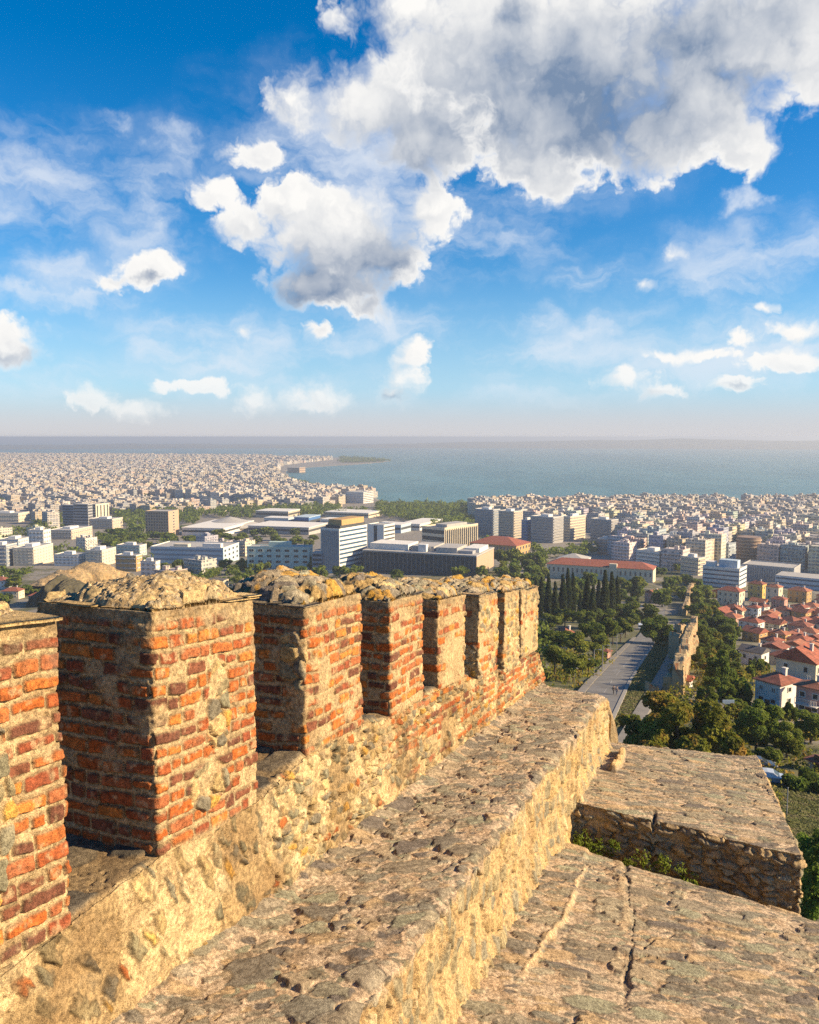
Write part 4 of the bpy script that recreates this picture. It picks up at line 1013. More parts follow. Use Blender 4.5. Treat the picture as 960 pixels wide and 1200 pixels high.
    slab(r, 'roof_hut', -a * .3, -a * .05, 3, 9, H + .12, H + 4, M['white']); slab(r, 'roof_hut', -a * .7, -a * .5, 3, 9, H + .12, H + 3, M['cream']); parapet(r, a, b, H, M['white'])
    # white stepped block far left and others above the quarry
    for (x0, xc, x1, yt, yb, w, lab, n) in ((36, 52, 60, 622, 648, 'white', 'tall white stepped apartment house left of the tree belt', 5), (0, 22, 38, 633, 646, 'paleblue', 'low pale blue long block at the left edge before the towers', 3), (18, 40, 62, 643, 663, 'cream', 'cream balconied apartment house above the ochre quarry, leftmost of its row', 5),
                                       (66, 92, 102, 651, 663, 'white', 'low white stepped house above the ochre quarry', 3), (102, 120, 136, 646, 663, 'cream', 'cream apartment house with a shaded front above the quarry edge', 4), (137, 160, 167, 652, 670, 'ochre', 'ochre apartment house with three window rows beside the quarry', 3),
                                       (166, 183, 188, 659, 677, 'white', 'white narrow house with a red roof strip right of the ochre apartment house', 3), (138, 164, 172, 640, 652, 'palegreen', 'pale green block end behind the ochre apartment house', 3), (-12, 8, 20, 640, 664, 'bluegrey', 'shaded grey apartment house cut by the left picture border', 5),
                                       (-14, 22, 34, 602, 612, 'cream', 'long cream hall at the left border in front of the far city', 2), (60, 84, 108, 622, 632, 'beige', 'beige low block before the tree belt under the slab towers', 2), (106, 132, 144, 609, 620, 'beige', 'beige apartment house at the foot of the striped tower', 3)):
        r, a, b, H = building('apartment_house', lab, 'apartment house', x0, xc, x1, yt, yb, -30, w)
        fl = max(2, n); windows(r, 'front', a, b, H, fl, max(3, int(a / 4)), .5, .5); windows(r, 'side', a, b, H, fl, max(2, int(b / 4.5)), .5, .5)
        bands(r, a, b, H, fl, .4, M['trim'], M['trim'], .14, .5, 'balcony', 1.0); slab(r, 'roof_hut', -a * .7, -a * .35, b * .3, b * .7, H + .12, H + 3, M['white']); parapet(r, a, b, H, M['trim'])
    # modern white clinic and fluted hall on the right
    r, a, b, H = building('clinic', 'white clinic with blue ribbon windows beside the red roofed quarter', 'clinic', 825, 866, 874, 668, 690, -14, 'white', 'the white clinic'); bands(r, a, b, H, 4, 1.0, GLASSB, GLASSB, .34, .08)
    slab(r, 'roof_hut', -a * .6, -a * .1, 4, 12, H + .12, H + 6, M['paleblue']); slab(r, 'roof_hut', -a * .95, -a * .7, 3, 9, H + .12, H + 4, M['white']); parapet(r, a, b, H, M['white'])
    r, a, b, H = building('fluted_hall', 'long grey hall with upright ribs behind the red roofed quarter', 'hall', 873, 930, 938, 667, 684, -10, 'grey', 'the ribbed grey hall')
    for k in range(22): slab(r, 'rib', -a + a * (k + .5) / 22 - .35, -a + a * (k + .5) / 22 + .35, -.5, .1, 1, H - 1.2, M['conc'])
    parapet(r, a, b, H, M['conc'])
    r, a, b, H = building('clinic', 'pale blue low clinic wing at the right border above the tiled roofs', 'clinic', 914, 985, 992, 681, 694, -8, 'paleblue'); bands(r, a, b, H, 2, 1.0, GLASSB, None, .36, .08)
    # round brown building
    g = ground(877, 655); sc = g[1] / F; r = empty('round_building', g); tag(r, 'rounded brown building with stacked curved balconies among the pale blocks', 'apartment house'); NAMED.append((877, 640, 'the rounded brown building'))
    m = MB(); m.lathe([(13 * sc, -4), (13 * sc, 27 * sc), (.1, 27 * sc)], n=32); m.build('wall', M['brown'], r)
    for k in range(6): m = MB(); m.lathe([(13.1 * sc, (3 + k * 4) * sc), (14.2 * sc, (3 + k * 4) * sc), (14.2 * sc, (4.4 + k * 4) * sc), (13.1 * sc, (4.4 + k * 4) * sc)], n=32); m.build('balcony', M['tan'], r)
    keep(858, 894, 626, 668)
    # grey shaded slabs at the near edge of the centre
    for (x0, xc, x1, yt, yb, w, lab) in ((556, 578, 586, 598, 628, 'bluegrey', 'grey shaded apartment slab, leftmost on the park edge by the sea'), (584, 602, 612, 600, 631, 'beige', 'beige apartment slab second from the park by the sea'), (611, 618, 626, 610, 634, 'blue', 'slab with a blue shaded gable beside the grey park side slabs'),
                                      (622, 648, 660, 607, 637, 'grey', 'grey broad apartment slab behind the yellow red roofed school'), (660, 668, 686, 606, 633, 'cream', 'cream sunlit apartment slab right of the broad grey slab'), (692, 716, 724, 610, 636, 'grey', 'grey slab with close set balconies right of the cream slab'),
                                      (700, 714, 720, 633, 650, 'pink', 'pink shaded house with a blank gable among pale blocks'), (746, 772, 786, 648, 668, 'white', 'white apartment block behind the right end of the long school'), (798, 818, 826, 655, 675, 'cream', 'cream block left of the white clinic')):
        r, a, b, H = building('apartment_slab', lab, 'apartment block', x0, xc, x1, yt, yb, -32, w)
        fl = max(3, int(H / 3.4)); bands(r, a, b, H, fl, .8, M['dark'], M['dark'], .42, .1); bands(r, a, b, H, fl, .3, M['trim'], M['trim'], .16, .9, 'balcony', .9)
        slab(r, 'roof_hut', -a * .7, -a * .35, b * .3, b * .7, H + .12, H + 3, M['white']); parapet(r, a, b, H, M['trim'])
    # waterfront tower block at the bay corner, terracotta roofed hall at the far point
    r, a, b, H = building('hotel_block', 'lone tan hotel standing on the far shore by the bay corner', 'hotel', 337, 351, 358, 548, 553.5, -30, 'tan'); bands(r, a, b, H, 3, 2, M['brown'], M['brown'], .4)
    r, a, b, H = building('apartment_slab', 'pale apartment slab at the last corner of the bay front', 'apartment block', 405, 426, 438, 577, 590, -30, 'white'); bands(r, a, b, H, 6, 1, M['grey'], M['dark'], .4)
landmarks()

# ---- tiled houses of the old quarter
COLN = {'white': 'white', 'cream': 'cream', 'pink': 'pink', 'yellow': 'yellow', 'beige': 'beige', 'palegreen': 'pale green', 'ochre': 'ochre'}
HOUSES = []
def house(xc, yb, wpx, hpx, dpx, wall, tile, psi=-25, axis=0, hip=True, label=None, floors=2, balcony=False, rh=None, chim=True, cols=None):
    g, D, rz = corner(xc, yb, psi); sc = (g[1] * CP - g[2] * SP) / F
    a = wpx * sc; b = dpx * sc; H = hpx * sc
    r = empty('tiled_house', g, rz); r['category'] = 'house'
    if label: r['label'] = label
    m = MB(); m.box(-a, 0, 0, b, -5, H)
    hh = rh or min(a, b) * .27
    if not hip:
        if axis == 1: m.add([(-a, 0, H), (0, 0, H), (-a / 2, 0, H + hh), (-a, b, H), (0, b, H), (-a / 2, b, H + hh)], [(0, 1, 2), (4, 3, 5), (0, 2, 5, 3), (1, 4, 5, 2)])
        else: m.add([(0, 0, H), (0, b, H), (0, b / 2, H + hh), (-a, 0, H), (-a, b, H), (-a, b / 2, H + hh)], [(0, 1, 2), (4, 3, 5), (0, 2, 5, 3), (1, 4, 5, 2)])
    m.build('wall', M[wall], r)
    rf = gable_roof(r, -a, 0, 0, b, H + .06, hh, tile, .45, hip, 'roof', axis)
    if chim:
        c = MB(); c.box(-.35, .35, -.3, .3, -.6, 1.1); c.box(-.45, .45, -.4, .4, 1.1, 1.3); c.build('chimney', M['trim'], rf, loc=(-a * .3, b * .62, H + hh * .75))
    nf = cols or max(2, int(a / 3.2)); ns = max(1, int(b / 3.4))
    fr = M['wood'] if wall in ('white', 'cream') and psi % 2 else M['trim']
    windows(r, 'front', a, b, H, floors, nf, min(.5, 1.15 / (a / nf)), .5, frame=fr); windows(r, 'side', a, b, H, floors, ns, min(.5, 1.15 / (b / ns)), .5, frame=fr)
    d = MB(); d.box(-.5, .5, -.1, .06, 0, 2.1); d.build('door', M['wood'], r, loc=(-a * .5 + .1, -.004, -.2))
    if balcony:
        bm = MB(); zb_ = H * .48; bm.box(-a * .92, -a * .08, -1.3, 0, zb_ - .16, zb_)
        for k in range(15): x = -a * .92 + a * .84 * k / 14; bm.box(x - .025, x + .025, -1.29, -1.24, zb_, zb_ + .95)
        bm.box(-a * .92, -a * .08, -1.3, -1.23, zb_ + .951, zb_ + 1.02); bm.build('balcony', M['trim'], r)
    HOUSES.append((xc - wpx / 2, yb - hpx / 2, wall, r, tile)); keep(xc - wpx - 1, xc + dpx * .4 + 1, yb - hpx, yb + 1)
    return r, a, b, H
def old_quarter():
    # the nearest three and a few one can tell apart
    r, a, b, H = house(913, 836, 32, 34, 38, 'white', T_BROWN, -32, label='white hip roofed house with a ribbed blank wall, nearest above the dark garden trees', cols=2); 
    for k in range(14): slab(r, 'cladding_rib', -a + a * (k + .5) / 14 - .05, -a + a * (k + .5) / 14 + .05, -.10, .05, H * .45, H - .1, M['trim'])
    r, a, b, H = house(955, 812, 46, 36, 34, 'cream', T_RED, -20, axis=1, hip=False, balcony=True, label='large cream house with a low pediment gable and long balcony, behind the ribbed house', rh=3.2)
    r, a, b, H = house(962, 846, 30, 38, 22, 'pink', T_ORANGE, -22, label='pink house with an orange roof and dark balcony, right of the ribbed white house', balcony=True)
    house(892, 781, 27, 15, 20, 'white', T_GREY, -24, axis=0, hip=False, label='white house with a grey sheet roof among the garden trees', floors=1)
    house(893, 703, 17, 18, 12, 'yellow', T_BROWN, -22, label='bright yellow house at the top of the tiled roofs')
    house(912, 706, 15, 18, 12, 'cream', T_ORANGE, -22, label='cream house with shuttered windows beside the bright yellow house')
    house(945, 707, 22, 14, 14, 'ochre', T_ORANGE, -22, label='ochre house with an orange roof at the top of the tiled quarter')
    house(866, 711, 26, 17, 16, 'cream', T_RED, -22, label='long cream house at the upper left corner of the tiled quarter')
    house(919, 714, 15, 12, 10, 'pink', T_RED, -20, label='bright pink house right below the bright yellow house')
    house(888, 742, 24, 12, 16, 'white', T_RED, -26, label='white house with a wide red roof at the edge of the garden trees')
    house(888, 726, 13, 13, 11, 'white', T_RED, -18, label='narrow white house with three dark windows, under the yellow house')
    house(808, 806, 22, 8, 16, 'white', T_RED, -12, axis=0, hip=False, label='low house with a red roof against the ruined wall', floors=1, chim=False)
    house(768, 708, 16, 12, 12, 'pink', T_ORANGE, -40, label='red gabled house standing between cypresses and the street', hip=False, axis=1)
    house(664, 760, 30, 10, 26, 'beige', T_BROWN, -38, label='low house with a broad dusky red roof among the pines', floors=1, rh=3.5)
    house(712, 772, 20, 8, 8, 'pink', T_BROWN, -30, label='small dark red shed roofed house behind the lamp posts', floors=1, chim=False)
    house(968, 905, 22, 10, 16, 'cream', T_BROWN, -30, label='house corner with a dark red roof above the long hedge', floors=1)
    house(752, 884, 14, 8, 10, 'beige', T_RED, -20, label='small red roofed shed peeping out between walkway end and the leafy tree', floors=1, chim=False)
    house(843, 846, 11, 20, 8, 'white', T_GREY, -20, label='small whitewashed hut between the leafy tree and the gardens', floors=1, chim=False)
    for (x, yb, w, h, d, wl, tl, ps, lab) in ((22, 702, 20, 9, 14, 'cream', T_BROWN, -28, 'low cream house at the left border under the dark earth bank'), (50, 706, 18, 8, 12, 'pink', T_RED, -34, 'pink house under the dark earth bank, half hidden by the first merlon'), (112, 706, 28, 7, 14, 'redw', T_RED, -20, 'long dark red roofed shed at the foot of the ochre quarry'),
                                       (6, 690, 22, 10, 14, 'white', T_BROWN, -30, 'white house cut by the left border beside the dark earth bank'), (124, 696, 16, 9, 12, 'white', T_GREY, -26, 'small white flat house on the slope right of the quarry'), (262, 690, 20, 10, 14, 'cream', T_GREY, -26, 'cream flat roofed house seen between second and third merlon'), (288, 696, 18, 9, 12, 'white', T_GREY, -30, 'white stepped house seen just left of the third merlon cap')):
        house(x, yb, w, h, d, wl, tl, ps, label=lab, hip=tl is not T_GREY, chim=tl is not T_GREY, rh=.8 if tl is T_GREY else None)
    rg = random.Random(5); spots = []
    for q in HOUSES: spots.append(q[3].location)
    ncustom = len(SITES)
    y = 694.0
    while y < 812:
        f = (y - 690) / 100; sc = .78 + .75 * f
        xa = np.interp(y, [690, 700, 715, 730, 748, 765, 790, 812], [842, 838, 838, 848, 878, 905, 935, 955]); x = xa + rg.random() * 8
        while x <= 1004:
            w = rg.uniform(14, 21) * sc; h = rg.uniform(5.5, 9.5) * sc; yy = y + rg.uniform(-2, 2)
            g = Vector(ground(x, yy)); m_ = g[1] / F
            if all((g - p).length > w * m_ * .80 for p in spots) and not any(x - w < q[1] - 4 and x > q[0] + 4 and abs(yy - q[3]) < 7 for q in SITES[:ncustom]):
                tn, tl = rg.choice(TILES); spots.append(g)
                house(x, yy, w, h, w * rg.uniform(.7, .95), rg.choice(['white', 'cream', 'white', 'pink', 'beige', 'cream', 'ochre', 'white']), tl, rg.choice([-20, -25, -29, -36]), rg.randint(0, 1), rg.random() < .55, floors=2 if h > 7.5 * sc else 1, chim=rg.random() < .6)
            x += w * rg.uniform(.75, .98)
        y += 5.4 + 7 * f
old_quarter()
def auto_labels():
    """every unlabelled house is told by its colours and by its rank of closeness to a house or landmark one can find"""
    tn = {T_RED: 'red', T_BROWN: 'brown', T_ORANGE: 'orange', T_GREY: 'grey'}
    anchors = [(906, 815, 'the ribbed white house'), (932, 790, 'the pediment gabled house'), (947, 825, 'the pink balconied house'), (880, 773, 'the grey sheet roofed house'), (885, 694, 'the bright yellow house'), (848, 680, 'the white clinic'), (905, 676, 'the ribbed grey hall'), (797, 802, 'the ruined wall'), (950, 688, 'the pale blue clinic wing')]
    rank = ['closest', 'second closest', 'third closest', 'fourth closest', 'fifth closest', 'sixth closest', 'seventh closest', 'eighth closest']
    used = set()
    fam = {}
    for h in HOUSES: fam.setdefault((h[2], tn[h[4]]), []).append(h)
    for (wl, tl), hs in fam.items():
        todo = [h for h in hs if 'label' not in h[3].keys()]
        for h in todo:
            best = None
            for (ax, ay, ph) in anchors:
                order = sorted(hs, key=lambda q: (q[0] - ax) ** 2 + (q[1] - ay) ** 2); k = order.index(h)
                sc_ = (k, (h[0] - ax) ** 2 + (h[1] - ay) ** 2)
                if best is None or sc_ < best[0]: best = (sc_, ph)
            k = min(best[0][0], 7)
            h[3]['label'] = '%s of the %s walled %s roofed houses to %s' % (rank[k], COLN.get(wl, wl), tl, best[1])
            h[3]['group'] = 'tiled houses of the old quarter'
auto_labels()

# ---- apartment blocks of the centre: the nearer ones are objects, the rest one far mass
WALLS = [((.66, .62, .55), 'white'), ((.62, .54, .42), 'cream'), ((.55, .49, .42), 'beige'), ((.46, .44, .42), 'grey'), ((.60, .47, .40), 'pinkish'), ((.68, .66, .64), 'white'), ((.56, .48, .34), 'sandy'), ((.40, .43, .46), 'blue grey')]
def block_geo(b, a, d, H, rg, m=0, simple_=False):
    b.box(-a / 2, a / 2, -d / 2, d / 2, -4, H, m)
    if simple_: return
    n = max(2, int(H / 3.1))
    sides = rg.sample([0, 1, 2, 3], 2)
    for k in range(1, n):
        z = k * H / n
        if 0 in sides: b.box(-a * .42, a * .42, -d / 2 - 1.1, -d / 2, z - .1, z + .85, m)
        if 1 in sides: b.box(a / 2, a / 2 + 1.1, -d * .42, d * .42, z - .1, z + .85, m)
        if 2 in sides and rg.random() < .5: b.box(-a * .30, a * .10, -d / 2 - .9, -d / 2, z - .1, z + .85, m)
    b.box(-a / 2 - .1, a / 2 + .1, -d / 2 - .1, -d / 2 + .25, H, H + .9, m); b.box(a / 2 - .25, a / 2 + .1, -d / 2 + .25, d / 2, H, H + .9, m)
    for k in range(rg.randint(1, 3)):
        x = rg.uniform(-a * .35, a * .2); y = rg.uniform(-d * .3, d * .1); w = rg.uniform(2.5, 5); b.box(x, x + w, y, y + rg.uniform(2.5, 5), H, H + rg.uniform(2.2, 3.6), m)
    for k in range(3): x = rg.uniform(-a * .4, a * .4); y = rg.uniform(-d * .4, d * .4); b.box(x, x + .9, y, y + .7, H, H + 1.3, m)
RIGHT = [(553, 597), (640, 596), (700, 594.5), (860, 594.5), (1010, 594), (1010, 690), (935, 668), (872, 662), (824, 664), (792, 672), (775, 662), (700, 655), (690, 642), (655, 640), (622, 630), (560, 622)]
LEFT = [(-60, 532.5), (330, 536), (400, 537.5), (330, 545), (322, 556), (340, 569), (385, 577), (436, 579), (436, 590), (400, 597), (300, 598), (200, 603), (110, 603), (0, 612), (-60, 612)]
MID = [(-40, 606), (110, 606), (140, 622), (290, 616), (300, 640), (280, 665), (180, 690), (60, 700), (-40, 705)]
def scatter(poly, dx, dy, psi, jitter, skip, seed):
    rg = random.Random(seed); out = []
    g = [ground(*p) if p[1] > 545 else (lambda d: (d[0] / -d[2] * 150, d[1] / -d[2] * 150, SEA))(ray(*p)) for p in poly]
    c, s = math.cos(psi), math.sin(psi)
    U = [p[0] * c + p[1] * s for p in g]; Vv = [-p[0] * s + p[1] * c for p in g]
    us = np.arange(min(U), max(U), dx); vs = np.arange(min(Vv), max(Vv), dy)
    A, B = np.meshgrid(us, vs, indexing='ij'); A = A.ravel(); B = B.ravel()
    r_ = np.random.RandomState(seed); A = A + (r_.rand(len(A)) - .5) * jitter * dx; B = B + (r_.rand(len(B)) - .5) * jitter * dy
    X = A * c - B * s; Y = A * s + B * c; Z = terr(X, Y); ok = (Y > 100) & (Z > -149)
    X, Y, Z = X[ok], Y[ok], Z[ok]; px, py = proj(X, Y, Z); ok = inside(px, py, poly) & (r_.rand(len(px)) > skip)
    for q in SITES: ok &= ~((px > q[0] - 4) & (px < q[1] + 4) & (py > q[3] - (q[3] - q[2]) * .55) & (py < q[3] + 9))
    return X[ok], Y[ok], Z[ok], px[ok], py[ok]
def centre():
    rg = random.Random(77)
    psi = R(-40)
    X, Y, Z, px, py = scatter(RIGHT, 23.5, 22, psi, .25, .04, 1)
    ok = ~((px > 863) & (px < 872) & (py < 632)); X, Y, Z, px, py = X[ok], Y[ok], Z[ok], px[ok], py[ok]
    X2, Y2, Z2, qx, qy = scatter(MID, 34, 30, R(-34), .6, .68, 3)
    order = sorted([(math.hypot(a, b), a, b, c, d, e, psi, 0) for a, b, c, d, e in zip(X, Y, Z, px, py)] + [(math.hypot(a, b), a, b, c, d, e, R(-34), 1) for a, b, c, d, e in zip(X2, Y2, Z2, qx, qy) if -30 < d < 990])
    order = [q for q in order if -10 < q[4] < 972]
    near, rest = order[:215], order[215:]
    lab_count = {}
    for (D, x, y, z, px_, py_, ps, kind) in near:
        c, cn = rg.choice(WALLS); H = rg.uniform(18, 29) if kind == 0 else rg.uniform(8, 17); a = rg.uniform(15, 22); d = rg.uniform(13, 19)
        b = MB(); block_geo(b, a, d, H, rg); o = b.build('apartment_block', M_FAC, None, loc=(x, y, z), rz=ps + rg.uniform(-.06, .06)); o.color = (*[k * rg.uniform(.85, 1.08) for k in c], 1)
        st = int(round(H / 3.1)); lab_count.setdefault((cn, kind, st), []).append((o, px_, py_ - 8))
    words = {3: 'three', 4: 'four', 5: 'five', 6: 'six', 7: 'seven', 8: 'eight', 2: 'two', 9: 'nine', 10: 'ten'}
    rank = ['nearest', 'second nearest', 'third nearest', 'fourth nearest', 'fifth nearest']
    for (cn, kind, st), L in lab_count.items():
        for (o, x, y) in L:
            best = None
            for (ax, ay, ph) in NAMED:
                order2 = sorted(L, key=lambda q: (q[1] - ax) ** 2 + (q[2] - ay) ** 2); k = [q[0] for q in order2].index(o); s_ = (k, (x - ax) ** 2 + (y - ay) ** 2)
                if best is None or s_ < best[0]: best = (s_, ph)
            o['category'] = 'apartment block'; o['group'] = 'apartment blocks of the centre' if kind == 0 else 'apartment blocks by the quarry'
            k = best[0][0]
            o['label'] = '%s storey %s block, %s such block to %s' % (words[st], cn, rank[k] if k < 5 else 'one', best[1])
    # the rest of the centre, and the far city along the bay
    b = MB(); cols = []
    vs = []; fs = []; cs = []
    def boxes(X, Y, Z, a, d, H, rot, col, z0=-4):
        n = len(X); c = np.cos(rot); s = np.sin(rot)
        sx = np.array([-1, 1, 1, -1, -1, 1, 1, -1]) * .5; sy = np.array([-1, -1, 1, 1, -1, -1, 1, 1]) * .5; sz = np.array([0, 0, 0, 0, 1, 1, 1, 1])
        lx = sx[None] * a[:, None]; ly = sy[None] * d[:, None]
        V = np.stack([X[:, None] + lx * c[:, None] - ly * s[:, None], Y[:, None] + lx * s[:, None] + ly * c[:, None], Z[:, None] + np.where(sz[None] > 0, H[:, None], z0)], -1)
        q = np.array([(4, 5, 6, 7), (0, 1, 5, 4), (1, 2, 6, 5), (2, 3, 7, 6), (3, 0, 4, 7)])
        base = sum(len(v) for v in vs); fs.append((np.arange(n)[:, None, None] * 8 + q[None]).reshape(-1, 4) + base); vs.append(V.reshape(-1, 3)); cs.append(np.repeat(col, 8, 0))
    def crowd(X, Y, Z, rot, h0, h1, a0, a1, seed):
        r_ = np.random.RandomState(seed); n = len(X); a = r_.uniform(a0, a1, n); d = r_.uniform(a0 * .85, a1 * .9, n); H = r_.uniform(h0, h1, n)
        pal = np.array([w[0] for w in WALLS]); col = pal[r_.randint(0, len(pal), n)] * r_.uniform(.66, 1.0, (n, 1)) * np.array([1.0, .93, .84]); rt = rot + r_.uniform(-.05, .05, n)
        boxes(X, Y, Z, a, d, H, rt, col)
        for k in range(2):
            ox = (r_.rand(n) - .5) * a * .6; oy = (r_.rand(n) - .5) * d * .6; c, s = np.cos(rt), np.sin(rt)
            boxes(X + ox * c - oy * s, Y + ox * s + oy * c, Z + H, r_.uniform(2.5, 6, n), r_.uniform(2.5, 6, n), r_.uniform(2, 4, n), rt, np.clip(col * r_.uniform(.8, 1.2, (n, 1)), 0, .8), 0)
        m = r_.rand(n) < .7; z = H * .0
        for f in (.3, .55, .8):                                       # projecting balcony tiers
            boxes(X[m], Y[m], Z[m] + H[m] * f, a[m] + 1.8, d[m] * .8, np.full(m.sum(), 1.0), rt[m], np.clip(col[m] * 1.1, 0, .8), 0)
    A = np.array(rest); crowd(A[:, 1], A[:, 2], A[:, 3], psi, 18, 29, 16, 23, 5)
    X, Y, Z, px, py = scatter(LEFT, 23.5, 22, R(-38), .35, .08, 9)
    park = fbm(X / 420, Y / 420, 61, 3); ok = (park < .64); X, Y, Z = X[ok], Y[ok], Z[ok]
    hb = 12 + 10 * fbm(X / 160, Y / 160, 71, 3); r_ = np.random.RandomState(3)
    k = r_.rand(len(X)) < .5
    crowd(X[k], Y[k], Z[k], R(-38), 11, 24, 17, 25, 6); crowd(X[~k], Y[~k], Z[~k], R(-20), 10, 21, 15, 24, 7)
    o = mesh_np('distant_city', np.vstack(vs), [np.vstack(fs)], M_FAR, None, np.vstack(cs), smooth=False)
    tag(o, 'dense pale mass of distant apartment blocks stretching along the bay', 'city', kind='stuff')
    print('CITY far boxes', sum(len(f) for f in fs) // 5, 'near', len(near))
centre()
# ================================================================== trees and plants
def leaf_mat(name, dark, light, dry=None):
    m, nt, b = new_mat(name)
    oi = nt.nodes.new('ShaderNodeObjectInfo'); rnd = S(nt, oi.outputs['Random']); c = coord(nt); n = noise(nt, c, .9, 4, .65)
    a = attr(nt)
    col = mix(nt, n.step(.3, .7), dark, light)
    col = mix(nt, 1.0, col, mix(nt, rnd, (.78, .85, .8), (1.25, 1.12, 1.0)), 'MULTIPLY'); col = mix(nt, 1.0, col, a, 'MULTIPLY')
    if dry: col = mix(nt, noise(nt, c, .45, 3, .6).step(.50, .62) * .85, col, dry)
    setc(nt, b.inputs['Base Color'], col); b.inputs['Roughness'].default_value = .75; b.inputs['Specular IOR Level'].default_value = .2
    tr = nt.nodes.new('ShaderNodeBsdfTranslucent'); nt.links.new(col.k, tr.inputs[0]); ad = nt.nodes.new('ShaderNodeMixShader'); ad.inputs[0].default_value = .5
    out = nt.nodes['Material Output']; nt.links.new(b.outputs[0], ad.inputs[1]); nt.links.new(tr.outputs[0], ad.inputs[2]); nt.links.new(ad.outputs[0], out.inputs[0]); return m
L_BROAD = leaf_mat('broad_leaves', (.10, .16, .026), (.22, .26, .045)); L_PINE = leaf_mat('pine_needles', (.095, .15, .026), (.21, .24, .042)); L_CYP = leaf_mat('cypress_needles', (.026, .045, .018), (.06, .085, .03))
L_DRY = leaf_mat('turning_leaves', (.13, .17, .024), (.28, .27, .04), (.38, .23, .055)); L_BRIGHT = leaf_mat('fresh_leaves', (.12, .20, .03), (.24, .30, .05)); BARK = simple('bark', (.11, .075, .05), .95, .4, 3)
def leaves(lobes, n, size, seed, shell=.55, up=.2, flat=1.0):
    """leaf-sized quads spread through the volume of many lobes"""
    r = np.random.RandomState(seed); lob = np.array(lobes, float); w = (lob[:, 3] * lob[:, 4] * lob[:, 5]) ** (2 / 3); k = r.choice(len(lob), n, p=w / w.sum())
    d = r.normal(size=(n, 3)); d /= np.linalg.norm(d, axis=1)[:, None]; rad = (shell + (1 - shell) * r.rand(n) ** .5)
    bumpy = 1 + .22 * np.sin(d[:, 0] * 7 + k) * np.sin(d[:, 1] * 6 + k * 2.1) * np.cos(d[:, 2] * 8)
    P = lob[k, :3] + d * lob[k, 3:6] * (rad * bumpy)[:, None]
    nrm = d * .9 + r.normal(size=(n, 3)) * .55 + np.array([0, 0, up]); nrm /= np.linalg.norm(nrm, axis=1)[:, None]
    t = np.cross(nrm, r.normal(size=(n, 3))); t /= np.linalg.norm(t, axis=1)[:, None]; bt = np.cross(nrm, t)
    s = size * (.55 + .9 * r.rand(n))[:, None]; s2 = s * (.45 + .4 * r.rand(n))[:, None]
    V = np.stack([P - t * s, P - bt * s2 + nrm * s * .12, P + t * s, P + bt * s2 + nrm * s * .12], 1).reshape(-1, 3)
    C = np.repeat((.72 + .56 * r.rand(len(lob)))[k][:, None] * np.array([1, 1, 1]) * (.8 + .4 * r.rand(n, 1)), 4, 0)
    return V, np.arange(4 * n).reshape(n, 4), C
PROTO = {}
def proto(kind, var, lod):
    key = (kind, var, lod)
    if key in PROTO: return PROTO[key]
    rg = random.Random(hash(kind) % 1000 if False else (len(kind) * 131 + var * 17)); lobes = []
    n = {0: 15000, 1: 4200, 2: 700}[lod]; size = {0: .13, 1: .25, 2: .58}[lod]
    # unit tree about 7 m tall, 6 m wide (cypress 10 x 2)
    if kind == 'cypress':
        for k in range(12): z = 1.0 + k * .78; w = 1.05 * math.sin(min(1, (k + 2) / 6) * math.pi / 2) * (1 - max(0, k - 5) / 8.5); lobes.append((rg.uniform(-.12, .12), rg.uniform(-.12, .12), z, max(.16, w), max(.16, w), .8))
        mat, hgt = L_CYP, 1.5
    elif kind == 'pine':
        for k in range(15): a = rg.uniform(0, 6.28); q = rg.uniform(0, 2.2); lobes.append((q * math.cos(a), q * math.sin(a), 4.3 + rg.uniform(-1.1, 1.4) - q * .25, rg.uniform(.8, 1.3), rg.uniform(.8, 1.3), rg.uniform(.5, .8)))
        mat, hgt = L_PINE, 4.2
    elif kind in ('bush', 'drybush'):
        for k in range(12): a = rg.uniform(0, 6.28); q = rg.uniform(0, 2.3); lobes.append((q * math.cos(a), q * math.sin(a), .7 + rg.uniform(0, 1.1) * (1 - q / 3), rg.uniform(.6, 1.1), rg.uniform(.6, 1.1), rg.uniform(.5, .8)))
        mat, hgt = (L_BROAD if kind == 'bush' else L_DRY), .5
    else:
        for k in range(20): a = rg.uniform(0, 6.28); q = 2.3 * math.sqrt(rg.random()); z = 3.5 + rg.uniform(-2.3, 2.6) * math.sqrt(max(0, 1 - (q / 2.7) ** 2)); lobes.append((q * math.cos(a), q * math.sin(a), z, rg.uniform(.6, 1.2), rg.uniform(.6, 1.2), rg.uniform(.5, .95)))
        mat, hgt = (L_DRY if kind == 'turning' else L_BROAD), 3.6
    V, Fq, C = leaves(lobes, n, size, 100 + var * 7 + lod, .68 if kind != 'cypress' else .7)
    o = mesh_np('crown', V, [Fq], mat, None, C, smooth=False); cm = o.data; bpy.data.objects.remove(o)
    b = MB(); b.tube((0, 0, -1.0), (0, 0, hgt), .20, .12, 7)
    if kind not in ('cypress', 'bush', 'drybush'):
        for L in lobes[:7]: b.tube((0, 0, hgt * .75), (L[0] * .8, L[1] * .8, L[2]), .10, .03, 5)
    o = b.build('trunk', BARK); tm = o.data; bpy.data.objects.remove(o)
    PROTO[key] = (cm, tm); return PROTO[key]
TREES = []
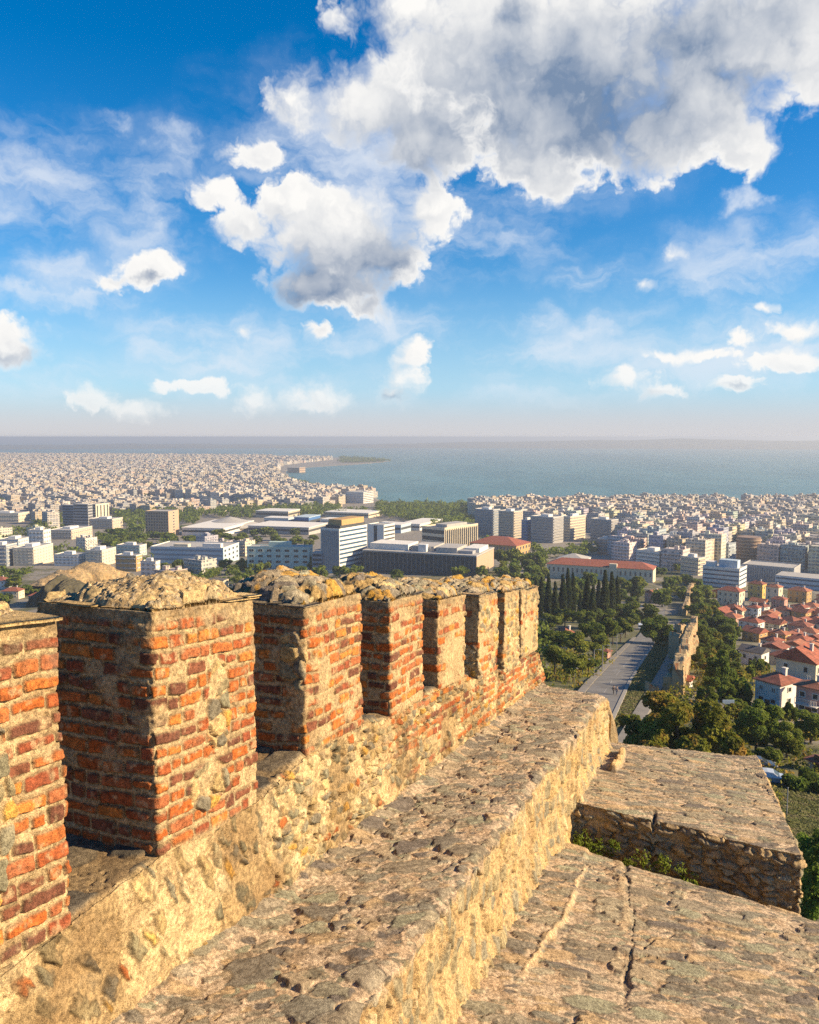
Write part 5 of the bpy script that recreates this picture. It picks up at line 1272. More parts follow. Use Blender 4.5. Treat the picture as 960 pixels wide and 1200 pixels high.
def tree(kind, px, yb, wpx, hpx, label, group=None, var=None, lod=None, name=None, cat='tree'):
    g = ground(px, yb); sc = (g[1] * CP - g[2] * SP) / F; D = g[1]
    lod = lod if lod is not None else (0 if D < 110 else 1 if D < 480 else 2); var = RNG.randrange(3) if var is None else var
    cm, tm = proto(kind, var, lod)
    nw, nh = {'cypress': (2.3, 10.6), 'pine': (6.0, 6.2), 'bush': (5.6, 2.4), 'drybush': (5.6, 2.4)}.get(kind, (6.0, 6.6))
    r = empty(name or {'cypress': 'cypress_tree', 'pine': 'pine_tree', 'bush': 'bush', 'drybush': 'bush', 'turning': 'leafy_tree'}.get(kind, 'leafy_tree'), g, RNG.uniform(0, 6.28))
    s = wpx * sc / nw; r.scale = (s, s, hpx * sc / nh); tag(r, label, cat, group)
    for nm, me in (('crown', cm), ('trunk', tm)): link(bpy.data.objects.new(nm, me), r)
    TREES.append((px, yb)); return r
def trees():
    rg = random.Random(21)
    # big trees by the bastion
    tree('turning', 792, 902, 112, 92, 'large tree with green and yellowing leaves right behind the flat bastion', var=0, lod=0)
    tree('turning', 750, 892, 60, 60, 'smaller yellow green tree between the walkway end and the large turning tree', var=1, lod=0)
    tree('drybush', 836, 906, 108, 70, 'broad shrub with browning sprays at the right foot of the large turning tree', var=0, lod=0, cat='shrub')
    tree('drybush', 764, 905, 90, 58, 'low leafy shrub filling the foot of the large turning tree on its left', var=2, lod=0, cat='shrub')
    tree('drybush', 868, 906, 40, 40, 'small green gold shrub at the bastion corner', var=1, lod=0, cat='shrub')
    tree('broad', 886, 878, 58, 66, 'dark dense round tree in front of the ribbed white house', var=2, lod=0)
    tree('broad', 922, 886, 46, 42, 'low dark tree right of the dense round tree, above the car', var=1, lod=0)
    tree('bush', 902, 892, 40, 22, 'low dark bush directly behind the parked car', var=0, lod=0, cat='shrub')
    tree('broad', 950, 870, 46, 40, 'dark garden tree below the pink balconied house', var=0, lod=0)
    tree('bush', 948, 924, 56, 26, 'long dark clipped hedge bush above the mown slope', var=2, lod=0, cat='hedge')
    tree('broad', 842, 812, 40, 52, 'tall mid green garden tree left of the ribbed white house', var=1)
    tree('broad', 862, 826, 34, 40, 'green garden tree touching the ribbed white house on its left', var=2)
    # trees on the wooded side of the road
    for (x, y, w, h, lab) in ((650, 792, 30, 34, 'round pine low beside the end of the walkway'), (672, 798, 28, 30, 'bushy pine nearest to the lamp posts, lower left'), (656, 770, 32, 28, 'clipped round pine beside the dusky red roof, on its left'), (676, 775, 34, 32, 'biggest clipped pine right of the dusky red roof'), (648, 742, 22, 22, 'round pine above the dusky red roof, left of a pair'),
                              (662, 738, 22, 22, 'round pine above the dusky red roof, right of a pair'), (694, 762, 26, 30, 'mid green pine over the small dark red house'), (700, 776, 22, 20, 'low pine hiding part of the lamp post row'), (712, 760, 26, 34, 'bright pine above the road edge'), (727, 752, 20, 28, 'pine nearest to the white van on its left'), (684, 742, 26, 26, 'pine under the cypress row, left part'), (706, 738, 24, 24, 'pine under the cypress row, right part'),
                              (640, 766, 22, 26, 'pine tucked behind the far end of the parapet'), (690, 788, 24, 16, 'low pine bush beside the pavement between lamp posts')):
        tree('pine', x, y, w * 1.18, h * 1.15, lab, 'pines on the wooded side of the road')
    for (x, y, w, h) in ((686, 792, 20, 22), (703, 768, 22, 26), (718, 756, 22, 26), (733, 747, 20, 22), (741, 739, 18, 18), (668, 786, 24, 24)): tree('pine', x, y, w, h, 'young pine crowding the edge of the pavement along the road', 'young pines at the pavement')
    tree('broad', 771, 756, 42, 36, 'very dark wide round tree closing the view of the road'); tree('broad', 752, 731, 42, 26, 'wide dark tree behind the white van'); tree('broad', 728, 727, 40, 22, 'mid green tree right of the cypress row'); tree('broad', 776, 712, 26, 22, 'dark street tree beyond the red gabled house')
    cy = [(642, 733, 10, 62), (650, 736, 9, 56), (659, 731, 11, 60), (665, 728, 10, 64), (671, 727, 9, 58), (680, 735, 8, 42), (687, 739, 12, 66), (694, 741, 10, 58), (708, 731, 12, 66), (716, 728, 11, 60), (723, 727, 9, 54), (701, 722, 9, 44), (744, 708, 9, 32), (634, 724, 9, 50), (628, 722, 10, 46)]
    lb = ['leftmost tall cypress of the dark row below the long school', 'short cypress standing before the dark row, near its centre', 'lone cypress left of the red gabled house']
    for i, (x, y, w, h) in enumerate(cy):
        l = lb[0] if i == 13 else lb[1] if i == 5 else lb[2] if i == 12 else 'tall dark cypress in the dense row below the long white school'
        tree('cypress', x, y, w, h, l, 'cypresses below the long school')
    # garden trees between wall and houses
    def keepoff(x, y, m=3): return any(q[0] - m < x < q[1] + m and q[2] - m < y < q[3] + m for q in SITES)
    n = 0
    def fill(poly, count, kinds, w0, w1, asp, label, group, seed, gap=.5, off=True, cat='tree'):
        r_ = random.Random(seed); xs = [p[0] for p in poly]; ys = [p[1] for p in poly]; c = 0; tries = 0
        while c < count and tries < count * 30:
            tries += 1; x = r_.uniform(min(xs), max(xs)); y = r_.uniform(min(ys), max(ys))
            if not inside(np.array([x]), np.array([y]), poly)[0] or (off and keepoff(x, y)): continue
            w = r_.uniform(w0, w1)
            if any(abs(x - q[0]) < w * gap and abs(y - q[1]) < w * gap * .5 for q in TREES): continue
            k = r_.choice(kinds); tree(k, x, y, w, w * r_.uniform(*asp), label, group, cat=cat); c += 1
    fill([(815, 725), (838, 715), (862, 752), (868, 800), (872, 850), (845, 850), (812, 812)], 44, ['broad', 'broad', 'turning'], 18, 30, (.8, 1.15), 'leafy garden tree in the green belt between ruined wall and tiled houses', 'garden trees below the ruined wall', 1, .32)
    fill([(812, 690), (842, 690), (846, 725), (812, 730)], 12, ['broad'], 12, 20, (.8, 1.1), 'small dark tree between the street wall remains and tiled quarter', 'trees above the ruined wall', 2)
    fill([(845, 760), (960, 780), (975, 870), (870, 880)], 16, ['broad', 'bush'], 14, 24, (.8, 1.1), 'dark garden tree squeezed among the nearest tiled houses', 'trees among the tiled houses', 3)
    fill([(560, 652), (636, 648), (640, 700), (645, 730), (600, 730), (585, 700)], 26, ['broad', 'pine'], 16, 26, (.8, 1.1), 'dark park tree between the parapet and the yellow school', 'park trees below the yellow school', 4)
    fill([(640, 690), (745, 688), (760, 716), (640, 736)], 22, ['broad', 'pine'], 14, 22, (.8, 1.1), 'dark tree standing among the cypresses below the long school', 'trees among the cypresses', 5)
    fill([(770, 668), (822, 668), (824, 706), (775, 706)], 13, ['broad'], 10, 16, (.8, 1.1), 'small street tree below the apartment blocks left of the clinic', 'street trees below the clinic', 6)
    fill([(380, 664), (580, 668), (590, 700), (400, 700), (260, 690), (270, 668)], 30, ['broad', 'pine'], 14, 22, (.7, 1.0), 'dark tree in the belt before the long glass building', 'trees before the glass building', 7, off=False)
    fill([(110, 630), (280, 632), (285, 642), (180, 645), (110, 645)], 22, ['broad'], 14, 20, (.55, .75), 'tree in the dense belt behind the long hospital wing', 'trees behind the hospital wing', 8, gap=.35, off=False)
    fill([(280, 628), (372, 628), (372, 642), (285, 640)], 14, ['broad'], 12, 18, (.6, .8), 'tree in the belt behind the pale green block', 'trees behind the pale green block', 9, gap=.35, off=False)
    fill([(190, 664), (300, 666), (300, 690), (200, 690)], 18, ['broad', 'bush'], 12, 20, (.6, .9), 'tree on the slope before the long hospital wing', 'trees before the hospital wing', 10)
    fill([(-5, 668), (70, 668), (70, 690), (-5, 690)], 10, ['broad'], 14, 20, (.6, .8), 'dark tree on the slope left of the ochre quarry', 'trees left of the quarry', 11)
    fill([(-5, 690), (60, 692), (130, 690), (130, 706), (-5, 712)], 12, ['broad', 'bush'], 14, 22, (.5, .8), 'scrubby tree on the bare slope under the ochre quarry', 'trees under the quarry', 12, off=False)
    # forest masses nobody would count
    vs, fs, cs = [], [], []
    def mass(poly, step, size, hgt, seed, nq=46, lq=2.0):
        X, Y, Z, px, py = scatter(poly, step, step, R(-20), .9, .08, seed); r_ = np.random.RandomState(seed); n = len(X)
        for x, y, z in zip(X, Y, Z):
            s = size * r_.uniform(.7, 1.3); h = hgt * r_.uniform(.6, 1.35)
            lob = [(x + r_.uniform(-.3, .3) * s, y + r_.uniform(-.3, .3) * s, z + h * r_.uniform(.5, .75), s * .4, s * .4, h * .33) for _ in range(4)]
            V, Fq, C = leaves(lob, nq, lq, r_.randint(1 << 30), .6); base = sum(len(v) for v in vs) if False else mass.n; mass.n += len(V); vs.append(V); fs.append(Fq + base); cs.append(C)
    mass.n = 0
    S_old = list(SITES)
    mass([(440, 594), (500, 593), (556, 595), (560, 626), (620, 650), (590, 652), (560, 640), (500, 616), (440, 604)], 15, 15, 13, 31)
    mass([(300, 598), (436, 593), (440, 602), (380, 606), (290, 608), (140, 604), (150, 600)], 17, 14, 12, 32)
    mass([(338, 556), (350, 566), (384, 574), (380, 577), (345, 570), (330, 560)], 26, 24, 14, 33, 40, 3.0)
    mass([(60, 605), (130, 603), (235, 608), (225, 624), (150, 626), (60, 618)], 20, 14, 11, 34)
    mass([(-30, 612), (70, 610), (72, 622), (-30, 630)], 22, 14, 11, 35)
    mass([(400, 536.6), (456, 540), (455, 541.5), (400, 543)], 34, 34, 15, 36, 30, 4.5)
    mass([(-30, 652), (60, 646), (180, 656), (300, 664), (300, 694), (160, 690), (150, 662), (70, 664), (-30, 690)], 17, 10, 8, 47, 60, 1.2)
    mass([(-30, 618), (120, 618), (290, 628), (290, 642), (150, 640), (-30, 640)], 24, 11, 9, 48, 46, 1.4)
    mass([(150, 740), (640, 735), (640, 800), (560, 850), (150, 850)], 11, 9, 5.5, 49, 60, .8)
    mass([(560, 622), (700, 642), (700, 652), (640, 656), (570, 640)], 16, 13, 11, 37)
    # single trees in the streets of the centre, too small to tell apart
    for (pl, sd_) in ((RIGHT, 41), (RIGHT, 42), (MID, 43), (MID, 45), (MID, 46)): mass(pl, 40, 10, 10, sd_, 34, 1.5)
    mass([(0, 560), (300, 556), (420, 580), (420, 596), (0, 602)], 120, 22, 13, 44, 36, 3.0)
    o = mesh_np('distant_trees', np.vstack(vs), [np.vstack(fs)], L_BROAD, None, np.vstack(cs), smooth=False); tag(o, 'dark green masses of distant park and street trees in the lower city', 'trees', kind='stuff')
    print('trees', len(TREES), 'mass quads', mass.n // 4)
trees()
# ---- weeds in the gap between terrace and bastion, undergrowth on the hillside
def undergrowth():
    vs, fs, cs = [], [], []; n = 0; r_ = np.random.RandomState(4)
    def add(lob, cnt, sz):
        nonlocal n
        V, Fq, C = leaves(lob, cnt, sz, r_.randint(1 << 30), .3); vs.append(V); fs.append(Fq + n); cs.append(C); n += len(V)
    for k in range(900):
        a = R(r_.uniform(6, 34)); d = r_.uniform(24, 260) ** 1.0; x, y = d * math.sin(a), d * math.cos(a); px, py = proj(x, y, float(base_z(d)))
        if inside(np.array([px]), np.array([py]), [(640, 900), (690, 800), (745, 745), (800, 745), (790, 800), (745, 900)])[0] or (px > 895 and py > 918): continue
        if any(q[0] - 2 < px < q[1] + 2 and q[2] < py < q[3] + 2 for q in SITES): continue
        s = r_.uniform(.5, 1.6) * (1 + d / 140); add([(x, y, float(terr(x, y)) + s * .3, s, s, s * .6)], 60, .10 + d * .0011)
    o = mesh_np('undergrowth', np.vstack(vs), [np.vstack(fs)], L_DRY, None, np.vstack(cs), smooth=False); tag(o, 'low scrub and weeds covering the hillside under the wall', 'undergrowth', kind='stuff')
    vs.clear(); fs.clear(); cs.clear(); n = 0
    for k in range(60):
        f = r_.rand() ** 1.5; t, nn = 6.16 + r_.uniform(-.16, .05), 1.1 + 1.35 * f; x, y = TN(t, nn); z = float(block_z(6.3, nn)) - r_.uniform(.30, .62)
        s = r_.uniform(.03, .085); add([(x, y, z, s, s, s * 1.3)], 34, .017)
    o = mesh_np('weeds', np.vstack(vs), [np.vstack(fs)], L_BROAD, None, np.vstack(cs), smooth=False); tag(o, 'green weeds growing in the shaded gap under the bastion face', 'weeds', kind='stuff')
    # mown slope grass, median grass
    vs.clear(); fs.clear(); cs.clear(); n = 0
    for k in range(5200):
        px, py = r_.uniform(895, 990), r_.uniform(914, 1010)
        g = ground(px, py); s = .22 + .3 * r_.rand(); add([(g[0], g[1], g[2] + .12, s, s, .10)], 5, .16)
    for k in range(3600):
        py = r_.uniform(748, 850); f = r_.rand(); xl = np.interp(py, [748, 758, 775, 802, 845], [771, 767, 757, 742, 724]); xr = np.interp(py, [745, 756, 780, 805, 845], [793, 787, 774, 760, 735]); g = ground(xl + (xr - xl) * f, py)
        s = .35 + .5 * r_.rand(); add([(g[0], g[1], g[2] + .3, s, s, .22)], 8, .30)
    m = leaf_mat('grass_blades', (.13, .155, .06), (.23, .24, .12), (.27, .23, .13)); o = mesh_np('grass', np.vstack(vs), [np.vstack(fs)], m, None, np.vstack(cs), smooth=False); tag(o, 'dry green grass on the road verge and mown slope', 'grass', kind='stuff')
undergrowth()
def bright_shrub():
    g = ground(950, 1075); r = empty('shrub', g); tag(r, 'bright yellow green shrub at the right border beside the bastion', 'shrub'); sc = g[1] / F; rg = random.Random(9)
    lob = [(rg.uniform(-10, 16) * sc, rg.uniform(-.6, .6), rg.uniform(8, 100) * sc, rg.uniform(5, 11) * sc, .7, rg.uniform(5, 11) * sc) for _ in range(34)] + [((rg.uniform(-4, 20)) * sc, 0, rg.uniform(90, 118) * sc, 4 * sc, .4, 8 * sc) for _ in range(6)]
    V, Fq, C = leaves(lob, 7000, .10, 5, .3); mesh_np('leaves', V, [Fq], L_BRIGHT, r, C, smooth=False)
    b = MB()
    for L in lob[::3]: b.tube((rg.uniform(-.3, .3), 0, -.8), (L[0], L[1], L[2]), .03, .012, 5)
    b.build('stems', BARK, r)
bright_shrub()

# ================================================================== ruined wall, poles, vehicles, people, quarry
def ruins():
    root0 = Vector(ground(800, 790)); r = empty('ruined_wall', root0); tag(r, 'broken line of old city wall running down beside the footpath', 'ruined wall'); o0 = np.array(root0)
    def section(pa, pb, hpx, th, seed, jag=.5, rows=26):
        A = np.array(ground(*pa)); B = np.array(ground(*pb)); L = np.hypot(*(B - A)[:2]); d = (B - A)[:2] / L; nn = np.array([d[1], -d[0]])
        sc = A[1] / F; nu = max(12, int(L / .28)); s = np.linspace(0, L, nu)
        H0 = np.interp(s, [0, L], [hpx[0] * A[1] / F, hpx[1] * B[1] / F]); jg = fbm(s / 2.6, s * 0, seed, 4); Ht = H0 * (1 - jag + jag * 1.4 * np.round(jg * 5) / 5 + .25 * jag * (vn(s / .7, s * 0, seed + 1) - .5))
        zg = A[2] + (B[2] - A[2]) * s / L - 2
        vs = []; cs = []; prof = []
        for k in range(rows): prof.append((1, k / (rows - 1)))
        for k in range(6): prof.append((1 - 2 * (k + 1) / 7, 1.0))
        for k in range(rows): prof.append((-1, 1 - k / (rows - 1)))
        prof = np.array(prof); Sg, Pn = np.meshgrid(s, np.arange(len(prof)), indexing='ij'); side = prof[:, 0][None] * np.ones_like(Sg); f = prof[:, 1][None] * np.ones_like(Sg)
        z = zg[:, None] + (Ht[:, None] + 2) * f; v = np.where(np.abs(side) > .99, z, side * th + 50)
        rg_ = (fbm(Sg / .5, v / .5, seed + 4, 4) - .5); k, hs, c = stones(Sg, v, seed + 6, .75, .45, .8, .08, .10, [(.42, .33, .2), (.34, .27, .18), (.5, .4, .25), (.27, .22, .16), (.40, .17, .08)], .1)
        off = side * th / 2 + np.sign(side) * (rg_ * .35 + k * hs) * (np.abs(side) > .9)
        z = z + (f > .99) * rg_ * .5
        X = A[0] + d[0] * Sg + nn[0] * off; Y = A[1] + d[1] * Sg + nn[1] * off
        V = np.stack([X, Y, z], -1).reshape(-1, 3) - o0; C = mixc(np.ones(Sg.shape)[..., None] * np.array([.46, .37, .24]), c, k).reshape(-1, 3); m = len(prof)
        e0 = np.arange(m)[::-1]; e1 = (nu - 1) * m + np.arange(m)
        o = mesh_np('wall_section', V, [grid_faces(nu, m)], M_MAS, r, C); me = o.data
        import bmesh
        bm = bmesh.new(); bm.from_mesh(me); bm.verts.ensure_lookup_table()
        for e in (e0, e1): bm.faces.new([bm.verts[i] for i in e])
        bm.to_mesh(me); bm.free()
    section((794, 815), (804, 786), (44, 32), 2.0, 3, .7); section((797, 796), (813, 757), (34, 34), 2.2, 5, .5); section((789, 774), (812, 774), (32, 30), 4.2, 7, .25); section((806, 768), (813, 737), (28, 14), 2.2, 9, .75)
    section((783, 813), (788, 808), (20, 20), 2.0, 11, .2); section((758, 812), (769, 812), (13, 11), 1.6, 13, .4); section((801, 722), (807, 708), (9, 12), 2.4, 15, .8); section((806, 706), (813, 690), (16, 10), 2.0, 17, .85)
    section((794, 748), (809, 746), (22, 20), 2.8, 19, .5)
    # broken masonry lump just below the end of the walkway
    g = np.array(TN(10.6, .75)); q = empty('masonry_lump', (*g, -5.0)); tag(q, 'broken grey lump of masonry poking out below the walkway end', 'masonry')
    T, Pn = np.meshgrid(np.linspace(0, 2 * math.pi, 60, endpoint=False), np.linspace(0, 1, 60), indexing='ij'); rad = .42 * np.sqrt(np.clip(1 - Pn ** 3, 0, 1)) * (1 + .5 * (fbm(T * 2, Pn * 4, 3, 4) - .5)); X = rad * np.cos(T); Y = rad * np.sin(T); Z = -4 + 4.55 * Pn
    h, c = mortar(T * .5, Z, 8); mesh_np('stone_core', np.stack([X, Y, Z], -1).reshape(-1, 3), [grid_faces(60, 60, True)], M_MAS, q, (c * .6).reshape(-1, 3))
ruins()
def quarry():
    m, nt, b = new_mat('quarry_rock'); c = coord(nt); n = noise(nt, vmath(nt, 'MULTIPLY', c, (1, 1, .35)), .16, 6, .7); n2 = noise(nt, c, .6, 5, .7)
    setc(nt, b.inputs['Base Color'], mix(nt, n2.step(.35, .7), mix(nt, n.step(.35, .65), (.40, .26, .12), (.54, .38, .19)), (.22, .17, .09))); b.inputs['Roughness'].default_value = .95; bump(nt, b, n2, .8, 1.5)
    rg = random.Random(3)
    def cliff(x0, x1, yt, yb, seed, name, label, mat, dy=0):
        A = np.array(ground(x0, yb + dy)); B = np.array(ground(x1, yb - dy)); n = 70; k = 26; U, Vv = np.meshgrid(np.linspace(0, 1, n), np.linspace(0, 1, k), indexing='ij'); sc = (A[1] + B[1]) / 2 / F; H = (yb - yt) * sc
        P = A[None, None] + (B - A)[None, None] * U[..., None]; d = (B - A)[:2] / np.hypot(*(B - A)[:2]); nn = np.array([-d[1], d[0]]); L = np.hypot(*(B - A)[:2])
        cre = (fbm(U * 7, U * 0, seed, 4)); top = H * (.55 + .7 * cre) * np.sin(np.pi * np.clip(U, .02, .98)) ** .35; z = top * np.sin(Vv * math.pi / 2) ** .7; off = Vv ** 1.5 * H * .9 + (fbm(U * L / 5, Vv * 2, seed + 3, 5) - .5) * H * .95; z = z + (fbm(U * L / 3, Vv * 5, seed + 8, 4) - .5) * H * .22 * Vv
        X = P[..., 0] + nn[0] * off; Y = P[..., 1] + nn[1] * off; Z = P[..., 2] - 1 + z
        far = np.stack([X[:, -1] + nn[0] * 40, Y[:, -1] + nn[1] * 40, P[:, -1, 2] - 8], -1)[:, None]
        V = np.concatenate([np.stack([X, Y, Z], -1), far], 1); o = mesh_np(name, V.reshape(-1, 3) - A, [grid_faces(n, k + 1)], mat, None, loc=A); tag(o, label, 'rock face'); keep(x0, x1, yt, yb + 2)
    cliff(66, 156, 656, 688, 5, 'rock_face', 'ochre quarried rock face with vertical gullies under the apartment houses', m, 9)
    cliff(28, 82, 676, 712, 9, 'earth_bank', 'dark scrubby bank of earth left of the ochre quarry', simple('scrub_earth', (.075, .065, .035), .95, .5, .3))
quarry()
def poles():
    for i, (x, y0, y1, lab) in enumerate(((696, 788, 760, 'second lamp post from the walkway end among the roadside pines'), (706, 787, 755, 'tallest lamp post standing nearest to the pavement'), (682.6, 793, 772, 'lamp post in the low bushes, third from the walkway'), (668, 795, 783, 'shortest lamp post, closest to the far end of the parapet'), (722.6, 770, 741, 'lamp post half way up the road in front of a bright pine'), (729, 747, 735, 'farthest lamp post of the row, near the white van'), (715, 776, 752, 'lamp post between the tallest and the half way one'))):
        g = ground(x, y0); sc = g[1] / F; H = (y0 - y1) * sc; r = empty('lamp_post', g, -.4); tag(r, lab, 'lamp post', 'lamp posts along the road')
        b = MB(); b.tube((0, 0, -.5), (0, 0, H), .13, .08, 8); b.build('pole', M['metal'], r); b = MB(); b.tube((0, 0, H - .1), (1.2, 0, H + .15), .05, .04, 6); b.build('arm', M['metal'], r)
        b = MB(); b.box(1.05, 1.75, -.14, .14, H + .08, H + .22); b.box(1.12, 1.68, -.1, .1, H + .03, H + .08); b.build('lamp_head', M['conc'], r)
    g = ground(922, 957); r = empty('fence_post', g); tag(r, 'thin grey fence post on the mown slope beside the bastion', 'post'); H = 36 * g[1] / F; b = MB(); b.tube((0, 0, -.4), (0, 0, H), .05, .05, 8); b.build('pole', M['metal'], r); b = MB(); b.lathe([(.07, H), (.07, H + .03), (.01, H + .09)], n=8); b.build('cap', M['metal'], r)
    A = Vector(ground(895, 903)); B = Vector(ground(925, 909)); r = empty('rail_fence', A); tag(r, 'thin dark green rail fence behind the parked car', 'fence'); d = B - A
    for k in range(6): b = MB(); p = d * (k / 5); b.tube((p.x, p.y, p.z - .3), (p.x, p.y, p.z + 1.0), .04, n=6); b.build('post', M['wood'], r)
    gm = simple('green_rail', (.03, .07, .05), .6, .2, 2)
    for z in (.55, .95): b = MB(); b.tube((0, 0, z), (d.x, d.y, d.z + z), .035, n=6); b.build('rail', gm, r)
    g = ground(853, 842); r = empty('sign_board', g); tag(r, 'blue board on thin posts above the small whitewashed hut', 'sign'); sc = g[1] / F
    for x in (-.6, .6): b = MB(); b.tube((x, 0, -.5), (x, 0, 22 * sc), .05, n=6); b.build('post', M['metal'], r)
    b = MB(); b.box(-7 * sc, 7 * sc, -.06, .06, 19 * sc, 24 * sc); b.build('board', M['paleblue'], r)
poles()
PAINT = {}
def paint(name, c):
    if name not in PAINT:
        m, nt, b = new_mat(name); b.inputs['Base Color'].default_value = (*c, 1); b.inputs['Roughness'].default_value = .25; b.inputs['Metallic'].default_value = .25; b.inputs['Coat Weight'].default_value = .6; PAINT[name] = m
    return PAINT[name]
TYRE = simple('tyre_rubber', (.02, .02, .02), .9, .2, 5)
def car(px, py, rz, body, label, name='parked_car', cat='car', van=False, group=None):
    g = ground(px, py); r = empty(name, (g[0], g[1], g[2] + .02), rz); tag(r, label, cat, group)
    if van: pr = [(-2.5, .45), (-2.55, 1.2), (-2.5, 2.35), (-2.3, 2.45), (1.1, 2.45), (1.5, 2.3), (2.1, 1.35), (2.5, 1.15), (2.6, .5)]; win = [(1.15, 1.4), (1.15, 2.15), (1.42, 2.15), (1.95, 1.4)]; hw = .98
    else: pr = [(-2.1, .35), (-2.15, .75), (-2.0, .98), (-1.5, 1.05), (-.95, 1.46), (-.3, 1.52), (.35, 1.48), (1.05, 1.02), (1.8, .88), (2.1, .7), (2.15, .38)]; win = [(-1.35, 1.06), (-.9, 1.39), (-.3, 1.44), (.3, 1.40), (.85, 1.04)]; hw = .86
    n = len(pr); b = MB(); V = []; 
    for sy, ins in ((-1, 1), (1, 1)):
        for (x, z) in pr: V.append((x, sy * (hw - .16 * max(0, (z - 1.0) / .5) if not van else sy * 0 + hw - .06 * (z > 2)), z))
    fs = [tuple(range(n - 1, -1, -1)), tuple(range(n, 2 * n))] + [(i, (i + 1) % n, n + (i + 1) % n, n + i) for i in range(n)]
    b.add(V, fs); o = b.build('body', body, r)
    bv = o.modifiers.new('round', 'BEVEL'); bv.width = .07; bv.segments = 2
    for sy in (-1, 1):
        b = MB(); k = len(win); y0 = sy * (hw - .02 - (.0 if van else .04)); y1 = sy * (hw + .012 - (.0 if van else .04)); tilt = 0 if van else .13
        b.add([(x, y0 - sy * tilt * max(0, z - 1.04) / .4, z) for x, z in win] + [(x, y1 - sy * tilt * max(0, z - 1.04) / .4, z) for x, z in win], [tuple(range(k)), tuple(range(2 * k - 1, k - 1, -1))] + [(i, (i + 1) % k, k + (i + 1) % k, k + i) for i in range(k)]); b.build('side_window', GLASS, r)
    b = MB()
    if van: b.add([(1.56, -.8, 2.22), (1.56, .8, 2.22), (2.12, .85, 1.42), (2.12, -.85, 1.42)], [(0, 3, 2, 1)])
    else: b.add([(.42, -.62, 1.45), (.42, .62, 1.45), (1.04, .74, 1.06), (1.04, -.74, 1.06)], [(0, 3, 2, 1)])
    b.build('windscreen', GLASS, r)
    for x in ((-1.55, 1.65) if van else (-1.3, 1.35)):
        for sy in (-1, 1):
            b = MB(); b.tube((x, sy * (hw - .18), .33), (x, sy * (hw + .02), .33), .33, n=18); w = b.build('wheel', TYRE, r); b = MB(); b.tube((x, sy * (hw + .02), .33), (x, sy * (hw + .04), .33), .20, n=14); b.build('rim', M['metal'], w)
    for sy in (-1, 1):
        x = pr[-1][0] - .04; b = MB(); b.box(x - .06, x + .03, sy * hw * .72 - .14, sy * hw * .72 + .14, .62, .78); b.build('headlight', M['trim'], r); x = pr[0][0]; b = MB(); b.box(x - .05, x + .05, sy * hw * .74 - .12, sy * hw * .74 + .12, .68, .86); b.build('tail_light', M['redw'], r)
    return r
car(902, 915, R(-18), paint('silver_paint', (.55, .60, .66)), 'silver blue car parked below the dark garden trees, beside the bastion')
car(889, 899, R(-10), paint('dark_paint', (.08, .09, .11)), 'dark grey car mostly hidden behind the silver blue car')
car(750.5, 737, R(-105), paint('white_paint', (.75, .75, .73)), 'white van at the upper end of the visible road', 'parked_van', 'van', True)
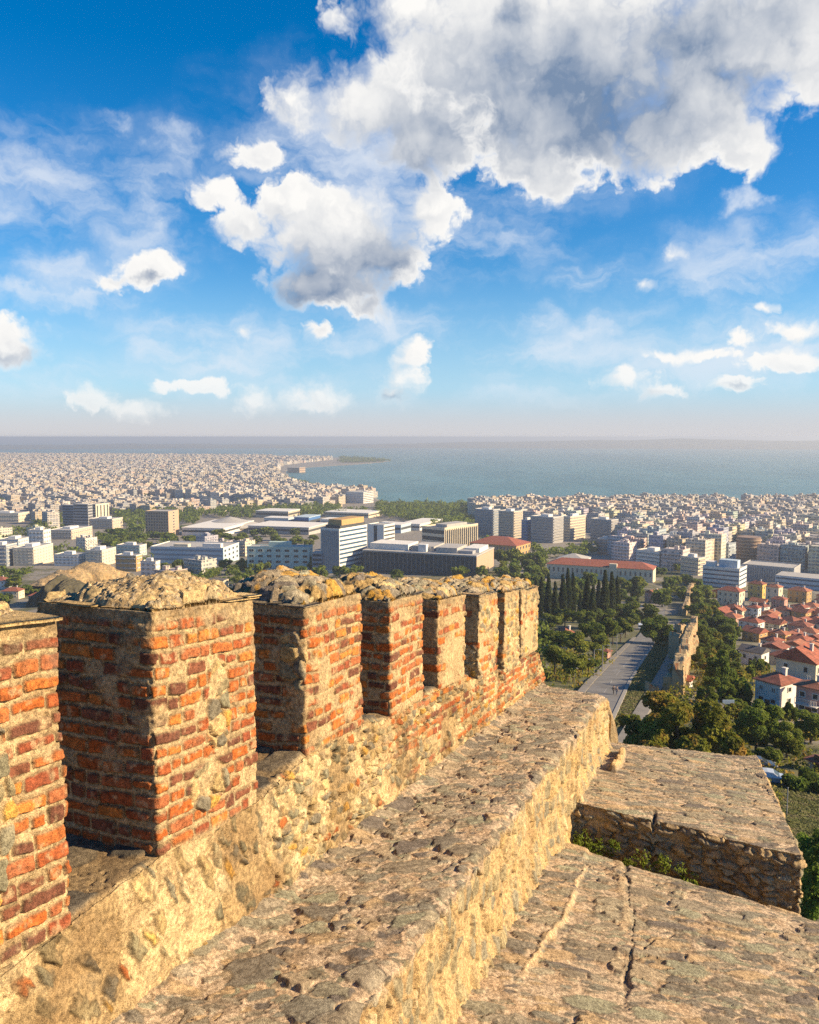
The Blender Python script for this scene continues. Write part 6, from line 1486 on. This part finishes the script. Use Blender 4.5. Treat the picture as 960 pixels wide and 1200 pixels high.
def person(px, py, rz, top, legs, lab, bag=False):
    g = ground(px, py); r = empty('person', (g[0], g[1], float(base_z(math.hypot(g[0], g[1]))) + .42), rz); tag(r, lab, 'person', 'two walkers on the road')
    J = {'pel': (0, 0, .95), 'ch': (0, .02, 1.32), 'nk': (0, .03, 1.48), 'hd': (0, .05, 1.62), 'tp': (0, .04, 1.72)}
    P = [J['pel'], J['ch'], J['nk'], J['hd'], J['tp']]; Rr = [.14, .165, .06, .10, .06]; E = [(0, 1), (1, 2), (2, 3), (3, 4)]
    for s in (-1, 1):
        b = len(P); st = .16 * s; P += [(.09 * s, 0, .90), (.10 * s, st, .50), (.10 * s, st * 1.2 - .06, .08), (.10 * s, st * 1.2 + .10, .03)]; Rr += [.10, .07, .045, .04]; E += [(0, b), (b, b + 1), (b + 1, b + 2), (b + 2, b + 3)]
        b = len(P); P += [(.19 * s, .02, 1.40), (.24 * s, -st * .5, 1.14), (.23 * s, -st * .9 + .06, .90), (.225 * s, -st + .09, .80)]; Rr += [.065, .05, .038, .035]; E += [(1, b), (b, b + 1), (b + 1, b + 2), (b + 2, b + 3)]
    me = bpy.data.meshes.new('body'); me.from_pydata(P, E, []); me.materials.append(simple('skin', (.42, .25, .17), .6, .1, 5)); o = link(bpy.data.objects.new('body', me), r)
    o.modifiers.new('Skin', 'SKIN'); o.modifiers.new('Sub', 'SUBSURF').levels = 1; o.modifiers['Sub'].render_levels = 2
    for i, v in enumerate(me.skin_vertices[0].data): v.radius = (Rr[i], Rr[i] * .9); v.use_root = (i == 0)
    def shell(name, idx, infl, mat):
        m2 = bpy.data.meshes.new(name); ids = {k: i for i, k in enumerate(idx)}; m2.from_pydata([P[k] for k in idx], [(ids[a], ids[b]) for a, b in E if a in ids and b in ids], []); m2.materials.append(mat); q = link(bpy.data.objects.new(name, m2), r); q.modifiers.new('Skin', 'SKIN'); q.modifiers.new('Sub', 'SUBSURF').render_levels = 2
        for i, k in enumerate(idx): m2.skin_vertices[0].data[i].radius = (Rr[k] + infl, Rr[k] * .9 + infl); m2.skin_vertices[0].data[i].use_root = (i == 0)
    shell('shirt', [0, 1, 9, 10, 17, 18], .018, top); shell('trousers', [0, 5, 6, 7, 13, 14, 15], .016, legs)
    b = MB(); b.lathe([(.0, 1.74), (.07, 1.725), (.105, 1.66), (.09, 1.58), (.0, 1.57)], (0, .02, 0), 12); b.build('hair', M['wood'], r, smooth=True)
person(719, 816, R(200), simple('dark_shirt', (.04, .045, .06), .9, .1, 5), simple('dark_trousers', (.05, .05, .06), .9, .1, 5), 'walker in a dark shirt on the road, left of the pair')
person(722.8, 817, R(190), simple('grey_shirt', (.16, .15, .16), .9, .1, 5), simple('blue_trousers', (.06, .08, .14), .9, .1, 5), 'walker in a grey shirt on the road, right of the pair')
